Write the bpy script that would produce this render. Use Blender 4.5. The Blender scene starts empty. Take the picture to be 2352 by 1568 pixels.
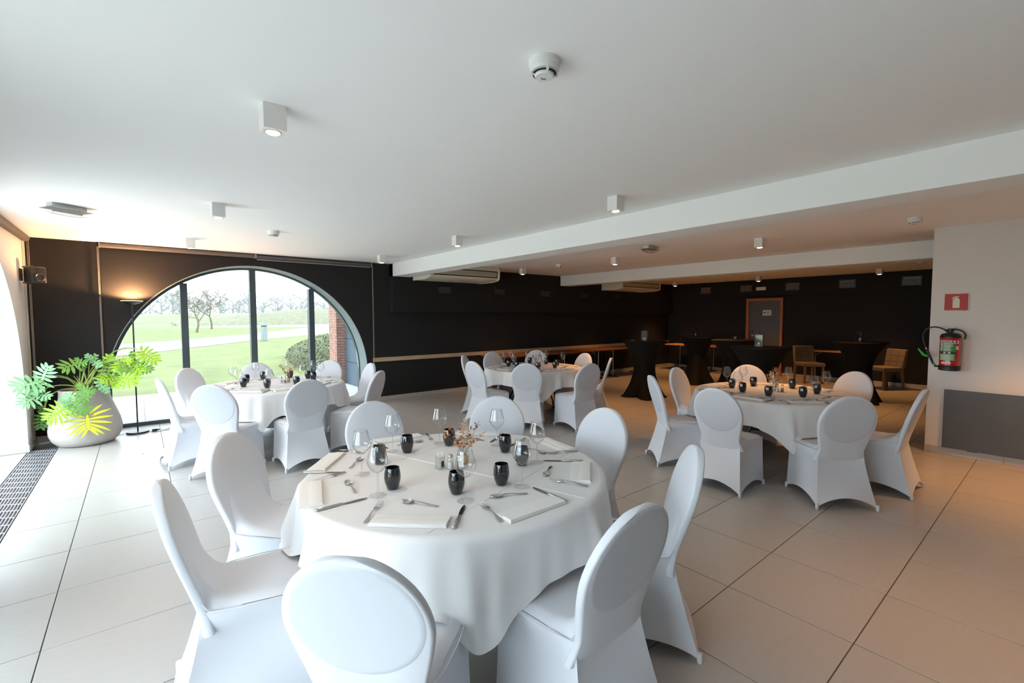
import bpy, bmesh, math, random
from mathutils import Vector, Matrix
PI = math.pi
random.seed(7)
C = bpy.context.scene.collection
SC = bpy.context.scene
# ------------------------------------------------------------------ camera, world, light, exposure
H = 1.567
def _cam():
    yaw, pitch, roll = math.radians(50.75), math.radians(-3.066), math.radians(-0.121)
    f = Vector((math.cos(yaw)*math.cos(pitch), math.sin(yaw)*math.cos(pitch), math.sin(pitch)))
    r = Vector((math.sin(yaw), -math.cos(yaw), 0)); u = r.cross(f)
    c, s = math.cos(roll), math.sin(roll)
    r2 = c*r + s*u; u2 = -s*r + c*u
    cd = bpy.data.cameras.new('camera'); co = bpy.data.objects.new('camera', cd); C.objects.link(co)
    cd.sensor_width = 36; cd.lens = 1051.2/2352*36; cd.clip_start = 0.05; cd.clip_end = 600
    m = Matrix((r2, u2, -f)).transposed().to_4x4(); m.translation = (0, 0, H)
    co.matrix_world = m; SC.camera = co
_cam()
SC.view_settings.view_transform = 'Standard'; SC.view_settings.look = 'None'
SC.view_settings.gamma = 1; SC.view_settings.use_curve_mapping = False
SC.view_settings.exposure = 0.55
SC.cycles.use_denoising = True
SC.cycles.max_bounces = 12; SC.cycles.diffuse_bounces = 6; SC.cycles.glossy_bounces = 4
SC.cycles.transmission_bounces = 8; SC.cycles.transparent_max_bounces = 24; SC.cycles.volume_bounces = 1
SC.cycles.sample_clamp_indirect = 6.0
SC.cycles.caustics_reflective = False; SC.cycles.caustics_refractive = False
W = bpy.data.worlds.new('overcast_sky'); SC.world = W; W.use_nodes = True
SKY = 9.0
W.node_tree.nodes['Background'].inputs[0].default_value = (0.80, 0.91, 1.0, 1)
W.node_tree.nodes['Background'].inputs[1].default_value = SKY

def portal(loc, rot, sx, sy):
    l = bpy.data.lights.new('window_portal', 'AREA'); l.shape = 'RECTANGLE'; l.size = sx; l.size_y = sy
    l.cycles.is_portal = True
    o = bpy.data.objects.new('window_portal', l); C.objects.link(o); o.location = loc; o.rotation_euler = rot
# portals sit in the arched openings and only guide the sky's own light
LEFT_ARCHES = [5.86, 1.35]
for yc in LEFT_ARCHES: portal((-1.62, yc, 1.2), (0, -PI/2, 0), 2.5, 3.8)
portal((1.44, 8.80, 1.2), (-PI/2, 0, 0), 3.8, 2.5)

# ------------------------------------------------------------------ room numbers
XL, YW, XB, ZC = -1.04, 8.15, 13.1, 2.56     # left wall, back wall, far right wall, ceiling
XR, YR = 7.05, 1.035                          # white wall and its end
YF = -5.0                                     # wall behind the camera
RA, ZA = 1.794, 0.573                         # arch radius and spring height

# ------------------------------------------------------------------ materials
def mat(name, col, rough=0.5, metal=0.0, noise=None, bump=None, spec=0.5, **kw):
    m = bpy.data.materials.new(name); m.use_nodes = True
    nt = m.node_tree; b = nt.nodes['Principled BSDF']
    b.inputs['Base Color'].default_value = (*col, 1); b.inputs['Roughness'].default_value = rough
    b.inputs['Metallic'].default_value = metal; b.inputs['Specular IOR Level'].default_value = spec
    for k, v in kw.items(): b.inputs[k.replace('_', ' ')].default_value = v
    tc = nt.nodes.new('ShaderNodeTexCoord')
    if noise:
        sc, amt = noise[0], noise[1]; stretch = noise[2] if len(noise) > 2 else (1, 1, 1)
        mp = nt.nodes.new('ShaderNodeMapping'); mp.inputs['Scale'].default_value = stretch
        n = nt.nodes.new('ShaderNodeTexNoise'); n.inputs['Scale'].default_value = sc; n.inputs['Detail'].default_value = 6
        r = nt.nodes.new('ShaderNodeMapRange'); r.inputs['From Min'].default_value = .3; r.inputs['From Max'].default_value = .7
        r.inputs['To Min'].default_value = 1-amt; r.inputs['To Max'].default_value = 1+amt
        mx = nt.nodes.new('ShaderNodeVectorMath'); mx.operation = 'SCALE'; mx.inputs[0].default_value = col
        nt.links.new(tc.outputs['Object'], mp.inputs[0]); nt.links.new(mp.outputs[0], n.inputs['Vector'])
        nt.links.new(n.outputs['Fac'], r.inputs['Value']); nt.links.new(r.outputs[0], mx.inputs['Scale'])
        nt.links.new(mx.outputs[0], b.inputs['Base Color'])
    if bump:
        sc, st = bump
        n = nt.nodes.new('ShaderNodeTexNoise'); n.inputs['Scale'].default_value = sc; n.inputs['Detail'].default_value = 4
        bp = nt.nodes.new('ShaderNodeBump'); bp.inputs['Strength'].default_value = st; bp.inputs['Distance'].default_value = .01
        nt.links.new(tc.outputs['Object'], n.inputs['Vector']); nt.links.new(n.outputs['Fac'], bp.inputs['Height'])
        nt.links.new(bp.outputs[0], b.inputs['Normal'])
    return m
def emit(name, col, st):
    m = bpy.data.materials.new(name); m.use_nodes = True; b = m.node_tree.nodes['Principled BSDF']
    b.inputs['Base Color'].default_value = (*col, 1); b.inputs['Emission Color'].default_value = (*col, 1)
    b.inputs['Emission Strength'].default_value = st; return m
def thin_glass(name, tint=(1, 1, 1), gloss=1.0, rough=0.0, edge=1.0):
    m = bpy.data.materials.new(name); m.use_nodes = True; nt = m.node_tree; nt.nodes.remove(nt.nodes['Principled BSDF'])
    out = nt.nodes['Material Output']; tr = nt.nodes.new('ShaderNodeBsdfTransparent'); tr.inputs[0].default_value = (*tint, 1)
    gl = nt.nodes.new('ShaderNodeBsdfGlossy'); gl.inputs['Roughness'].default_value = rough
    fr = nt.nodes.new('ShaderNodeLayerWeight'); pw = nt.nodes.new('ShaderNodeMath'); pw.operation = 'POWER'; pw.inputs[1].default_value = 3.5
    tm = nt.nodes.new('ShaderNodeMix'); tm.data_type = 'RGBA'; tm.inputs[6].default_value = (*tint, 1); tm.inputs[7].default_value = (tint[0]*edge, tint[1]*edge, tint[2]*edge, 1); nt.links.new(pw.outputs[0], tm.inputs[0]); nt.links.new(tm.outputs[2], tr.inputs[0])
    mu = nt.nodes.new('ShaderNodeMath'); mu.operation = 'MULTIPLY_ADD'; mu.inputs[1].default_value = .55*gloss; mu.inputs[2].default_value = .045*gloss; mu.use_clamp = True
    mx = nt.nodes.new('ShaderNodeMixShader')
    nt.links.new(fr.outputs['Facing'], pw.inputs[0]); nt.links.new(pw.outputs[0], mu.inputs[0]); nt.links.new(mu.outputs[0], mx.inputs[0])
    nt.links.new(tr.outputs[0], mx.inputs[1]); nt.links.new(gl.outputs[0], mx.inputs[2]); nt.links.new(mx.outputs[0], out.inputs[0])
    return m
M = {}
M['ceiling'] = mat('ceiling_paint', (.90, .90, .885), .9)
M['white_wall'] = mat('white_wall_paint', (.72, .70, .675), .85, bump=(140, .05))
M['black_wall'] = mat('black_wall_paint', (.021, .0207, .021), .8, bump=(160, .1), spec=.2)
M['grout'] = mat('floor_grout', (.09, .08, .07), .9)
M['tile'] = mat('floor_tile', (.41, .398, .382), .30, noise=(7, .022, (1, 5, 1)), spec=.45)
M['skirt_tile'] = mat('skirting_tile', (.45, .43, .40), .5, noise=(8, .05))
M['frame'] = mat('window_frame_paint', (.055, .075, .085), .4)
M['reveal'] = mat('window_reveal_paint', (.22, .27, .28), .6)
M['bead'] = mat('plaster_bead', (.30, .33, .34), .5)
M['oak'] = mat('pale_oak', (.52, .37, .235), .5, noise=(3, .18, (1, 14, 14)))
M['dark_wood'] = mat('dark_table_wood', (.20, .085, .04), .35, noise=(3, .2, (1, 10, 10)))
M['orange_wood'] = mat('door_frame_wood', (.42, .135, .045), .4, noise=(4, .15, (12, 12, 1)))
M['table_wood'] = mat('beech_laminate', (.55, .26, .09), .4, noise=(4, .12, (12, 1, 1)))
M['door'] = mat('grey_door_laminate', (.10, .105, .12), .5)
M['fabric'] = mat('white_stretch_fabric', (.635, .655, .70), .8, bump=(500, .04), spec=.25, Sheen_Weight=.15)
M['pad'] = mat('darkened_back_fabric', (.565, .585, .63), .8, bump=(500, .04), spec=.2, Sheen_Weight=.1)  # cover fabric darkened where the pad stops light shining through
M['cloth'] = mat('white_table_linen', (.76, .76, .765), .75, bump=(260, .05), spec=.25)
M['napkin'] = mat('white_napkin_linen', (.80, .79, .775), .8, bump=(300, .06), spec=.2)
M['foot_plastic'] = mat('black_foot_plastic', (.02, .02, .02), .5)
M['steel'] = mat('polished_steel', (.62, .60, .57), .16, 1.0)
M['dark_steel'] = mat('dark_reflecting_steel', (.30, .28, .26), .15, 1.0)
M['black_metal'] = mat('black_metal', (.015, .015, .017), .35)
M['tumbler'] = mat('black_glass', (.008, .009, .011), .06, spec=.6, Coat_Weight=.6)
M['glass'] = thin_glass('wine_glass', (.975, .98, .98), 1.8, 0.0, .45)
M['glass_foot'] = thin_glass('wine_glass_base', (.992, .992, .992), .7, 0.0, .97)
M['clear'] = thin_glass('clear_plastic', (.93, .94, .94), 1.4, .03)
M['pane_clear'] = thin_glass('clear_window_glass', (.96, .98, .98), .8)
M['pane_half_dim'] = thin_glass('daylight_cutting_glass', (.74, .76, .755), .7)  # tint added to weaken the daylight falling on the near chairs
M['pane_dim'] = thin_glass('view_dimming_glass', (.36, .372, .37), .6)  # tint added to bring down the overbright view through the far arch
M['white_plastic'] = mat('white_plastic', (.76, .76, .73), .4)
M['cream_plastic'] = mat('cream_plastic', (.80, .76, .64), .4)
M['dark_slot'] = mat('dark_slot', (.02, .02, .02), .7)
M['spot_body'] = mat('white_spot_housing', (.80, .78, .76), .5)
M['lamp_on'] = emit('halogen_glow', (1, .72, .42), 22)
M['rim_glow'] = emit('lit_glass_rim', (1, .62, .33), 2.2)
M['pot'] = mat('taupe_pot', (.40, .365, .34), .6, bump=(40, .04))
M['soil'] = mat('potting_soil', (.10, .075, .055), .95, bump=(60, .6))
M['leaf'] = mat('green_leaf', (.11, .27, .04), .4, noise=(14, .18), Subsurface_Weight=.15)
M['leaf_pale'] = mat('pale_green_leaf', (.20, .42, .19), .45, noise=(14, .15), Subsurface_Weight=.15)
M['leaf_lime'] = mat('lime_leaf', (.27, .52, .03), .4, noise=(14, .15), Subsurface_Weight=.15)
M['leaf_yellow'] = mat('yellow_leaf', (.52, .56, .01), .45, noise=(6, .25), Subsurface_Weight=.15)
M['stem'] = mat('leaf_stalk', (.33, .42, .10), .5)
M['blind'] = mat('grey_blind_fabric', (.10, .093, .095), .7, noise=(40, .05, (1, 1, 10)))
M['alu'] = mat('brushed_aluminium', (.55, .53, .52), .35, .8)
M['cord'] = mat('beige_cord', (.40, .34, .27), .6)
M['grate'] = mat('brushed_steel_grate', (.58, .58, .62), .35, .4)
M['trench'] = mat('trench', (.03, .03, .045), .8)
M['speaker'] = mat('black_speaker_shell', (.03, .028, .026), .3)
M['red'] = mat('red_enamel', (.50, .012, .010), .22, Coat_Weight=.5)
M['sign_red'] = mat('sign_red', (.46, .03, .025), .5)
M['sign_cream'] = mat('sign_cream', (.70, .69, .56), .5)
M['sign_dark'] = mat('printed_dark', (.05, .045, .045), .6)
M['rubber'] = mat('black_rubber', (.012, .012, .013), .45)
M['green_plastic'] = mat('green_plastic', (.02, .42, .05), .4)
M['label_green'] = mat('printed_green', (.06, .26, .08), .5)
M['label_light'] = mat('printed_light_green', (.28, .46, .24), .5)
M['label_white'] = mat('printed_white', (.72, .70, .66), .5)
M['radiator'] = mat('slate_panel', (.075, .085, .095), .45, noise=(3, .08))
M['vent_black'] = mat('black_vent_metal', (.035, .035, .035), .4)
M['vent_grey'] = mat('grey_vent_metal', (.42, .40, .37), .4, .2)
M['black_cloth'] = mat('black_stretch_cloth', (.006, .006, .006), .8, bump=(500, .05), spec=.2)
M['beige_fabric'] = mat('beige_upholstery', (.17, .135, .095), .85, noise=(60, .12), bump=(300, .2))
M['seam'] = mat('tuft_seam', (.15, .11, .07), .9)
M['leg_wood'] = mat('oak_leg', (.20, .125, .055), .5)
M['candle'] = mat('silver_candle_cup', (.75, .75, .76), .2, .6)
M['dry_leaf'] = mat('dried_orange_leaf', (.42, .15, .03), .6, noise=(30, .25))
M['dry_pale'] = mat('dried_pale_flower', (.68, .46, .27), .7)
M['dry_stem'] = mat('dried_stalk', (.16, .07, .03), .7)
M['print_cloth'] = mat('patterned_cloth', (.6, .52, .42), .8)
M['grass'] = mat('lawn_grass', (.155, .18, .058), .9, noise=(.9, .22), bump=(60, .5))
M['grass_far'] = mat('distant_lawn', (.15, .18, .06), .9, noise=(.2, .2))
M['paving'] = mat('terrace_paver', (.58, .565, .54), .8, noise=(7, .08))
M['joint'] = mat('paving_joint', (.24, .23, .20), .9)
M['path'] = mat('pale_concrete_path', (.34, .33, .325), .85, noise=(2, .05))
M['asphalt'] = mat('wet_asphalt', (.185, .19, .205), .6, noise=(1, .08))
M['brick'] = mat('red_brick', (.40, .21, .16), .85, noise=(9, .25))
M['mortar'] = mat('brick_mortar', (.33, .29, .25), .9)
M['bluepanel'] = mat('blue_grey_cladding', (.075, .11, .145), .5, noise=(2, .06))
M['hedge'] = mat('hedge_leaf', (.15, .17, .08), .7, noise=(8, .35))
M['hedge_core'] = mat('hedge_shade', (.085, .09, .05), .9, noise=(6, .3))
M['bank'] = mat('bank_planting', (.15, .145, .075), .9, noise=(1.5, .35), bump=(4, 1.0))
M['bark'] = mat('lichen_bark', (.15, .125, .075), .9, noise=(20, .3))
M['far_tree'] = mat('misty_tree', (.11, .12, .12), .9)
M['post'] = mat('grey_post_metal', (.25, .28, .28), .5)

# ------------------------------------------------------------------ helpers
def finish(bm, ang=20):
    bm.normal_update(); a = math.radians(ang)
    for f in bm.faces: f.smooth = True
    for e in bm.edges:
        if len(e.link_faces) == 2:
            try: e.smooth = e.calc_face_angle() < a
            except ValueError: pass
        else: e.smooth = True
def obj(name, bm, m, parent=None, loc=None, ang=20, kind=None):
    finish(bm, ang); me = bpy.data.meshes.new(name); bm.to_mesh(me); bm.free()
    for x in (m if isinstance(m, (list, tuple)) else [m]): me.materials.append(x)
    o = bpy.data.objects.new(name, me); C.objects.link(o)
    if parent: o.parent = parent
    if loc: o.location = loc
    if kind: o['kind'] = kind
    return o
def tag(o, label, cat, group=None):
    o['label'] = label; o['category'] = cat
    if group: o['group'] = group
    return o
def thing(name, label, cat, loc=(0, 0, 0), rz=0, group=None):
    o = bpy.data.objects.new(name, None); C.objects.link(o); o.empty_display_size = .1
    o.location = loc; o.rotation_euler = (0, 0, rz); return tag(o, label, cat, group)
def struct(name, bm, m, label=None, **k):
    o = obj(name, bm, m, **k); o['kind'] = 'structure'
    if label: o['label'] = label; o['category'] = name.split('_')[0]
    return o
def dup(root, loc, rz, label, group=None):
    r = root.copy(); C.objects.link(r); r.location = loc; r.rotation_euler = (0, 0, rz); r['label'] = label
    if group: r['group'] = group
    for ch in list(root.children):
        c = ch.copy(); C.objects.link(c); c.parent = r
        for g in ch.children:
            d = g.copy(); C.objects.link(d); d.parent = c
    return r
B = bmesh.new
def box(bm, x0, x1, y0, y1, z0, z1, bev=0, mi=0):
    vs = [bm.verts.new(p) for p in ((x0,y0,z0),(x1,y0,z0),(x1,y1,z0),(x0,y1,z0),(x0,y0,z1),(x1,y0,z1),(x1,y1,z1),(x0,y1,z1))]
    fs = [bm.faces.new([vs[i] for i in q]) for q in ((3,2,1,0),(4,5,6,7),(0,1,5,4),(1,2,6,5),(2,3,7,6),(3,0,4,7))]
    for f in fs: f.material_index = mi
    if bev:
        es = list({e for f in fs for e in f.edges})
        bmesh.ops.bevel(bm, geom=es, offset=bev, segments=2, affect='EDGES', profile=.5)
    return bm
def lathe(bm, prof, n=32, c=(0, 0, 0), cap0=True, cap1=True, mi=0):
    rings = []
    for r, z in prof:
        if r < 1e-6: rings.append([bm.verts.new((c[0], c[1], c[2]+z))])
        else: rings.append([bm.verts.new((c[0]+r*math.cos(2*PI*i/n), c[1]+r*math.sin(2*PI*i/n), c[2]+z)) for i in range(n)])
    for a, b in zip(rings, rings[1:]):
        for i in range(n):
            j = (i+1) % n
            q = [a[i % len(a)], a[j % len(a)], b[j % len(b)], b[i % len(b)]]
            u = []
            for v in q:
                if v not in u: u.append(v)
            if len(u) >= 3: bm.faces.new(u).material_index = mi
    if cap0 and len(rings[0]) > 1: bm.faces.new(rings[0][::-1]).material_index = mi
    if cap1 and len(rings[-1]) > 1: bm.faces.new(rings[-1]).material_index = mi
    return bm
def tube(bm, pts, r, n=8, mi=0, cap=True):
    pts = [Vector(p) for p in pts]; rr = r if isinstance(r, (list, tuple)) else [r]*len(pts)
    rings = []; up = None
    for i, p in enumerate(pts):
        d = (pts[min(i+1, len(pts)-1)] - pts[max(i-1, 0)]).normalized()
        if up is None: up = Vector((0, 0, 1)) if abs(d.z) < .9 else Vector((1, 0, 0))
        x = d.cross(up)
        if x.length < 1e-4: x = d.cross(Vector((0, 1, 0)))
        x.normalize(); y = x.cross(d).normalized(); up = y
        rings.append([bm.verts.new(p + rr[i]*(math.cos(2*PI*k/n)*x + math.sin(2*PI*k/n)*y)) for k in range(n)])
    for a, b in zip(rings, rings[1:]):
        for k in range(n): bm.faces.new([a[k], a[(k+1) % n], b[(k+1) % n], b[k]]).material_index = mi
    if cap: bm.faces.new(rings[0][::-1]).material_index = mi; bm.faces.new(rings[-1]).material_index = mi
    return bm
def smooth_path(pts, n=5):
    P_ = [Vector(a) for a in pts]; out = []
    for i in range(len(P_)-1):
        a, b, c, d = P_[max(i-1, 0)], P_[i], P_[i+1], P_[min(i+2, len(P_)-1)]
        for k in range(n):
            t = k/n; out.append(.5*((2*b)+(c-a)*t+(2*a-5*b+4*c-d)*t*t+(3*b-a-3*c+d)*t**3))
    return out+[P_[-1]]
def grid(bm, nu, nv, fn, mi=0, flip=False):
    g = [[bm.verts.new(fn(i/nu, j/nv)) for j in range(nv+1)] for i in range(nu+1)]
    for i in range(nu):
        for j in range(nv):
            q = [g[i][j], g[i+1][j], g[i+1][j+1], g[i][j+1]]
            bm.faces.new(q[::-1] if flip else q).material_index = mi
    return g
def poly_prism(bm, pts2, to3, d, mi=0):
    """flat outline pts2 mapped by to3(u, v, depth); d = thickness"""
    a = [bm.verts.new(to3(u, v, 0)) for u, v in pts2]; b = [bm.verts.new(to3(u, v, d)) for u, v in pts2]
    fs = [bm.faces.new(a[::-1]), bm.faces.new(b)]
    n = len(a)
    for i in range(n): fs.append(bm.faces.new([a[i], a[(i+1) % n], b[(i+1) % n], b[i]]))
    for f in fs: f.material_index = mi
    bmesh.ops.recalc_face_normals(bm, faces=fs)
    return fs
def text_bm(s, size):
    cu = bpy.data.curves.new('t', 'FONT'); cu.body = s; cu.offset = .0011; cu.size = size; cu.align_x = 'CENTER'; cu.align_y = 'CENTER'
    o = bpy.data.objects.new('t', cu); C.objects.link(o); dg = bpy.context.evaluated_depsgraph_get()
    me = bpy.data.meshes.new_from_object(o.evaluated_get(dg)); bm = B(); bm.from_mesh(me)
    bpy.data.objects.remove(o); bpy.data.curves.remove(cu); bpy.data.meshes.remove(me); return bm

# ------------------------------------------------------------------ floor: grout bed and tiles
P = 0.603; X0 = -0.41; GX = -0.795
bm = B(); box(bm, GX, XB+.3, YF-.3, YW+.48, -.10, -.004)
box(bm, XL-.55, XL-.012, YF-.3, YW+.45, -.10, -.001)
floor = struct('floor', bm, M['grout'], 'pale grey beige stone tile floor of the dining room')
tw = P-.005
bm = B(); box(bm, -tw/2, tw/2, -tw/2, tw/2, -.006, 0, .0012); proto = obj('tile', bm, M['tile'], floor)
tile_mesh = proto.data; bpy.data.objects.remove(proto)
cells = []
for i in range(-1, 24):
    for j in range(-9, 15):
        cx, cy = X0+P*(i+.5), P*(j+.5)
        if cx-P/2 > XB or cy-P/2 > YW+.5 or cx < XL: continue
        if cx > XR+.3 and cy < YR-.3: continue
        x0, x1, y0, y1 = cx-P/2, cx+P/2, cy-P/2, cy+P/2
        fwd = cx*.6328+cy*.7743; side = cx*.7743-cy*.6328
        vis = fwd > .5 and abs(side) < fwd*1.2+.5
        cells.append((0 if vis else 1, fwd, cx, cy))
cells.sort()
rest = B(); nt = 0
for v, fwd, cx, cy in cells:
    full = cx-P/2 > GX-.01 and cx+P/2 < XB and cy+P/2 < YW+.46 and not (cx+P/2 > XR and cy-P/2 < YR and cx > XR-.3 and cy < YR+.3 and cx > XR)
    if v == 0 and full and nt < 290:
        o = bpy.data.objects.new('tile', tile_mesh); C.objects.link(o); o.parent = floor; o.location = (cx, cy, random.uniform(-.0003, 0)); nt += 1
    else:
        x0, x1 = max(cx-tw/2, GX), min(cx+tw/2, XB)
        y0, y1 = cy-tw/2, min(cy+tw/2, YW+.46)
        if x1-x0 > .02 and y1-y0 > .02:
            if v == 0 and fwd < 9 and nt < 298 and x0 < 0:
                b2 = B(); box(b2, x0, x1, y0, y1, -.006, 0, .0012); obj('tile', b2, M['tile'], floor); nt += 1
            else: box(rest, x0, x1, y0, y1, -.006, 0)
obj('outlying_tiles', rest, M['tile'], floor, kind='stuff')

# ------------------------------------------------------------------ shell
bm = B(); box(bm, XL-.5, XB+.3, YF-.3, YW+.5, ZC, ZC+.2); struct('ceiling', bm, M['ceiling'], 'smooth off-white ceiling over the whole room')
def arch_wall(bm, u0, u1, arches, to3, top, depth, mi=0, mr=1, seg=40, r=RA, zc=ZA):
    """wall from u0 to u1, arches = centres; front face at depth 0, reveal going to `depth`"""
    u = u0
    for c in arches:
        # plain part before the opening
        q = [to3(u, 0, 0), to3(c-r, 0, 0), to3(c-r, top, 0), to3(u, top, 0)]
        bm.faces.new([bm.verts.new(p) for p in q]).material_index = mi
        pts = [(c-r, 0), (c-r, zc)] + [(c-r*math.cos(PI*k/seg), zc+r*math.sin(PI*k/seg)) for k in range(1, seg)] + [(c+r, zc), (c+r, 0)]
        for a, b in zip(pts, pts[1:]):
            if abs(b[0]-a[0]) > 1e-6:
                bm.faces.new([bm.verts.new(p) for p in (to3(a[0], a[1], 0), to3(b[0], b[1], 0), to3(b[0], top, 0), to3(a[0], top, 0))]).material_index = mi
            bm.faces.new([bm.verts.new(p) for p in (to3(a[0], a[1], 0), to3(b[0], b[1], 0), to3(b[0], b[1], depth), to3(a[0], a[1], depth))]).material_index = mr
        u = c+r
    bm.faces.new([bm.verts.new(p) for p in (to3(u, 0, 0), to3(u1, 0, 0), to3(u1, top, 0), to3(u, top, 0))]).material_index = mi
    # outer skin around the same openings
    u = u0
    for c in list(arches)+[None]:
        e = u1 if c is None else c-r
        bm.faces.new([bm.verts.new(p) for p in (to3(u, 0, depth), to3(e, 0, depth), to3(e, top, depth), to3(u, top, depth))]).material_index = mi
        if c is None: break
        for k in range(seg):
            a = (c-r*math.cos(PI*k/seg), zc+r*math.sin(PI*k/seg)); b = (c-r*math.cos(PI*(k+1)/seg), zc+r*math.sin(PI*(k+1)/seg))
            bm.faces.new([bm.verts.new(p) for p in (to3(a[0], a[1], depth), to3(b[0], b[1], depth), to3(b[0], top, depth), to3(a[0], top, depth))]).material_index = mi
        u = c+r
    bmesh.ops.remove_doubles(bm, verts=bm.verts, dist=1e-5)
XC = 1.44
bm = B(); arch_wall(bm, XL-.4, XB+.2, [XC], lambda u, z, d: (u, YW+d, z), ZC, .36)
struct('wall_back', bm, [M['black_wall'], M['reveal']], 'long matt black wall with the glazed arch at its left end', ang=20)
bm = B(); arch_wall(bm, YF-.2, YW+.3, sorted(LEFT_ARCHES), lambda u, z, d: (XL-d, u, z), ZC, .46, r=1.8)
struct('wall_left', bm, [M['white_wall'], M['white_wall']], 'white plaster wall on the left with tall arched openings', ang=20)
bm = B(); box(bm, XL-.4, XR+.3, YF-.3, YF, 0, ZC)
struct('wall_front', bm, [M['white_wall'], M['white_wall']], 'plain white wall behind the camera', ang=20)
bm = B(); box(bm, XR, XR+.25, YF-.2, YR, 0, ZC); struct('wall_right', bm, M['white_wall'], 'white painted wall at the right edge carrying the extinguisher')
bm = B(); box(bm, XR+.25, XB+.2, YR-.2, YR, 0, ZC); struct('wall_return', bm, M['black_wall'], 'black return wall hidden behind the white wall')
bm = B(); box(bm, XB, XB+.2, YR, YW+.2, 0, ZC); struct('wall_far', bm, M['black_wall'], 'far black wall with the grey door')
# beams and boxed ducts
bm = B(); box(bm, 3.69, 4.03, YF, YW-.001, 2.325, ZC, .004); struct('trim_1', bm, M['ceiling'], 'near white ceiling beam crossing the picture')
bm = B(); box(bm, 8.08, 8.41, YR, YW-.001, 2.325, ZC, .004); struct('trim_2', bm, M['ceiling'], 'far white ceiling beam ending at the white wall')
bm = B(); box(bm, 3.69, XB, YW-.15, YW-.0005, 1.665, ZC-.0005, .003); struct('trim_3', bm, M['black_wall'], 'long black boxed duct along the back wall')
bm = B(); box(bm, XB-.05, XB-.0005, YR, YW-.15, 2.125, ZC-.0005, .003); struct('trim_4', bm, M['black_wall'], 'shallow black boxed duct above the grey door')
bm = B(); box(bm, 3.34, XB, YW-.03, YW-.0005, .742, .817, .003); struct('trim_5', bm, M['oak'], 'pale wooden rail running along the black wall')
# skirting tiles
def skirting(name, a, b, axis, pos, sgn, label, h=.082, t=.012):
    base = B()
    if axis == 'x': box(base, a, b, min(pos, pos+sgn*t*.5), max(pos, pos+sgn*t*.5), 0, h-.003)
    else: box(base, min(pos, pos+sgn*t*.5), max(pos, pos+sgn*t*.5), a, b, 0, h-.003)
    root = struct(name, base, M['grout'], label)
    u = a
    while u < b-.02:
        e = min(u+.6, b)
        bm = B()
        if axis == 'x': box(bm, u+.001, e-.001, min(pos, pos+sgn*t), max(pos, pos+sgn*t), .001, h, .001)
        else: box(bm, min(pos, pos+sgn*t), max(pos, pos+sgn*t), u+.001, e-.001, .001, h, .001)
        obj('skirting_tile', bm, M['skirt_tile'], root); u = e
    return root
skirting('baseboard_back', XC+RA+.01, XB, 'x', YW-.0002, -1, 'stone skirting along the foot of the black back wall')
skirting('baseboard_corner', XL+.012, XC-RA-.01, 'x', YW-.0002, -1, 'short stone skirting behind the planter')
skirting('baseboard_far', YR, YW-.012, 'y', XB-.0002, -1, 'stone skirting under the far black wall')
skirting('baseboard_right', YF, YR, 'y', XR-.0002, -1, 'grey stone skirting under the white wall at right')
skirting('baseboard_left', 7.67, YW-.012, 'y', XL+.0002, 1, 'short stone skirting in the left corner', h=.087)
skirting('baseboard_reveal', XL-.44, XL+.012, 'x', 7.66-.0002, -1, 'grey skirting on the side of the left arch opening', h=.09)

# ------------------------------------------------------------------ windows
def arch_window(name, c, to3, rin, rout, mulls, pane_mat, label, thick=.06, zb=.055):
    """frame ring between rin and rout, mullions, panes; to3(u, z, d)"""
    bm = B(); seg = 48
    def ring(r0, r1, d0, d1):
        pr = lambda r, k: (c-r*math.cos(PI*k/seg), ZA+r*math.sin(PI*k/seg))
        inner = [(c-r0, 0)]+[pr(r0, k) for k in range(seg+1)]+[(c+r0, 0)]
        outer = [(c-r1, 0)]+[pr(r1, k) for k in range(seg+1)]+[(c+r1, 0)]
        for i in range(len(inner)-1):
            a, b, e, f = inner[i], inner[i+1], outer[i+1], outer[i]
            for q in (((a, d0), (b, d0), (e, d0), (f, d0)), ((a, d1), (b, d1), (e, d1), (f, d1)), ((a, d0), (b, d0), (b, d1), (a, d1)), ((f, d0), (e, d0), (e, d1), (f, d1))):
                bm.faces.new([bm.verts.new(to3(p[0][0], p[0][1], p[1])) for p in q])
    ring(rin, rout, 0, thick)
    bmesh.ops.remove_doubles(bm, verts=bm.verts, dist=1e-5); bmesh.ops.recalc_face_normals(bm, faces=bm.faces)
    root = struct(name, bm, M['frame'], label, ang=20)
    def bar(nm, u0, u1, z0, z1, d0=-.015, d1=None):
        b = B(); d1_ = thick+.01 if d1 is None else d1
        p0, p1 = Vector(to3(u0, z0, d0)), Vector(to3(u1, z1, d1_))
        box(b, min(p0.x, p1.x), max(p0.x, p1.x), min(p0.y, p1.y), max(p0.y, p1.y), min(p0.z, p1.z), max(p0.z, p1.z), .004)
        return obj(nm, b, M['frame'], root)
    bar('sill_bar', c-rin, c+rin, 0.001, zb, -.01)
    for u in mulls:
        zt = ZA+math.sqrt(max(rin**2-(abs(u-c)+.04)**2, 0))
        bar('mullion', u-.045, u+.045, zb, zt+.02)
    edges = [c-rin]+[x for u in mulls for x in (u-.045, u+.045)]+[c+rin]
    for k in range(0, len(edges), 2):
        a, b_ = edges[k], edges[k+1]; b = B(); n = 14
        top = [(a+(b_-a)*i/n) for i in range(n+1)]
        zt = lambda u: ZA+math.sqrt(max(rin**2-(u-c)**2, 0)) if True else 0
        lo = [b.verts.new(to3(u, zb, thick*.5)) for u in top]; hi = [b.verts.new(to3(u, max(zt(u), zb+.01)+.004, thick*.5)) for u in top]
        for i in range(n): b.faces.new([lo[i], lo[i+1], hi[i+1], hi[i]])
        obj('pane', b, pane_mat, root)
    return root
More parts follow.
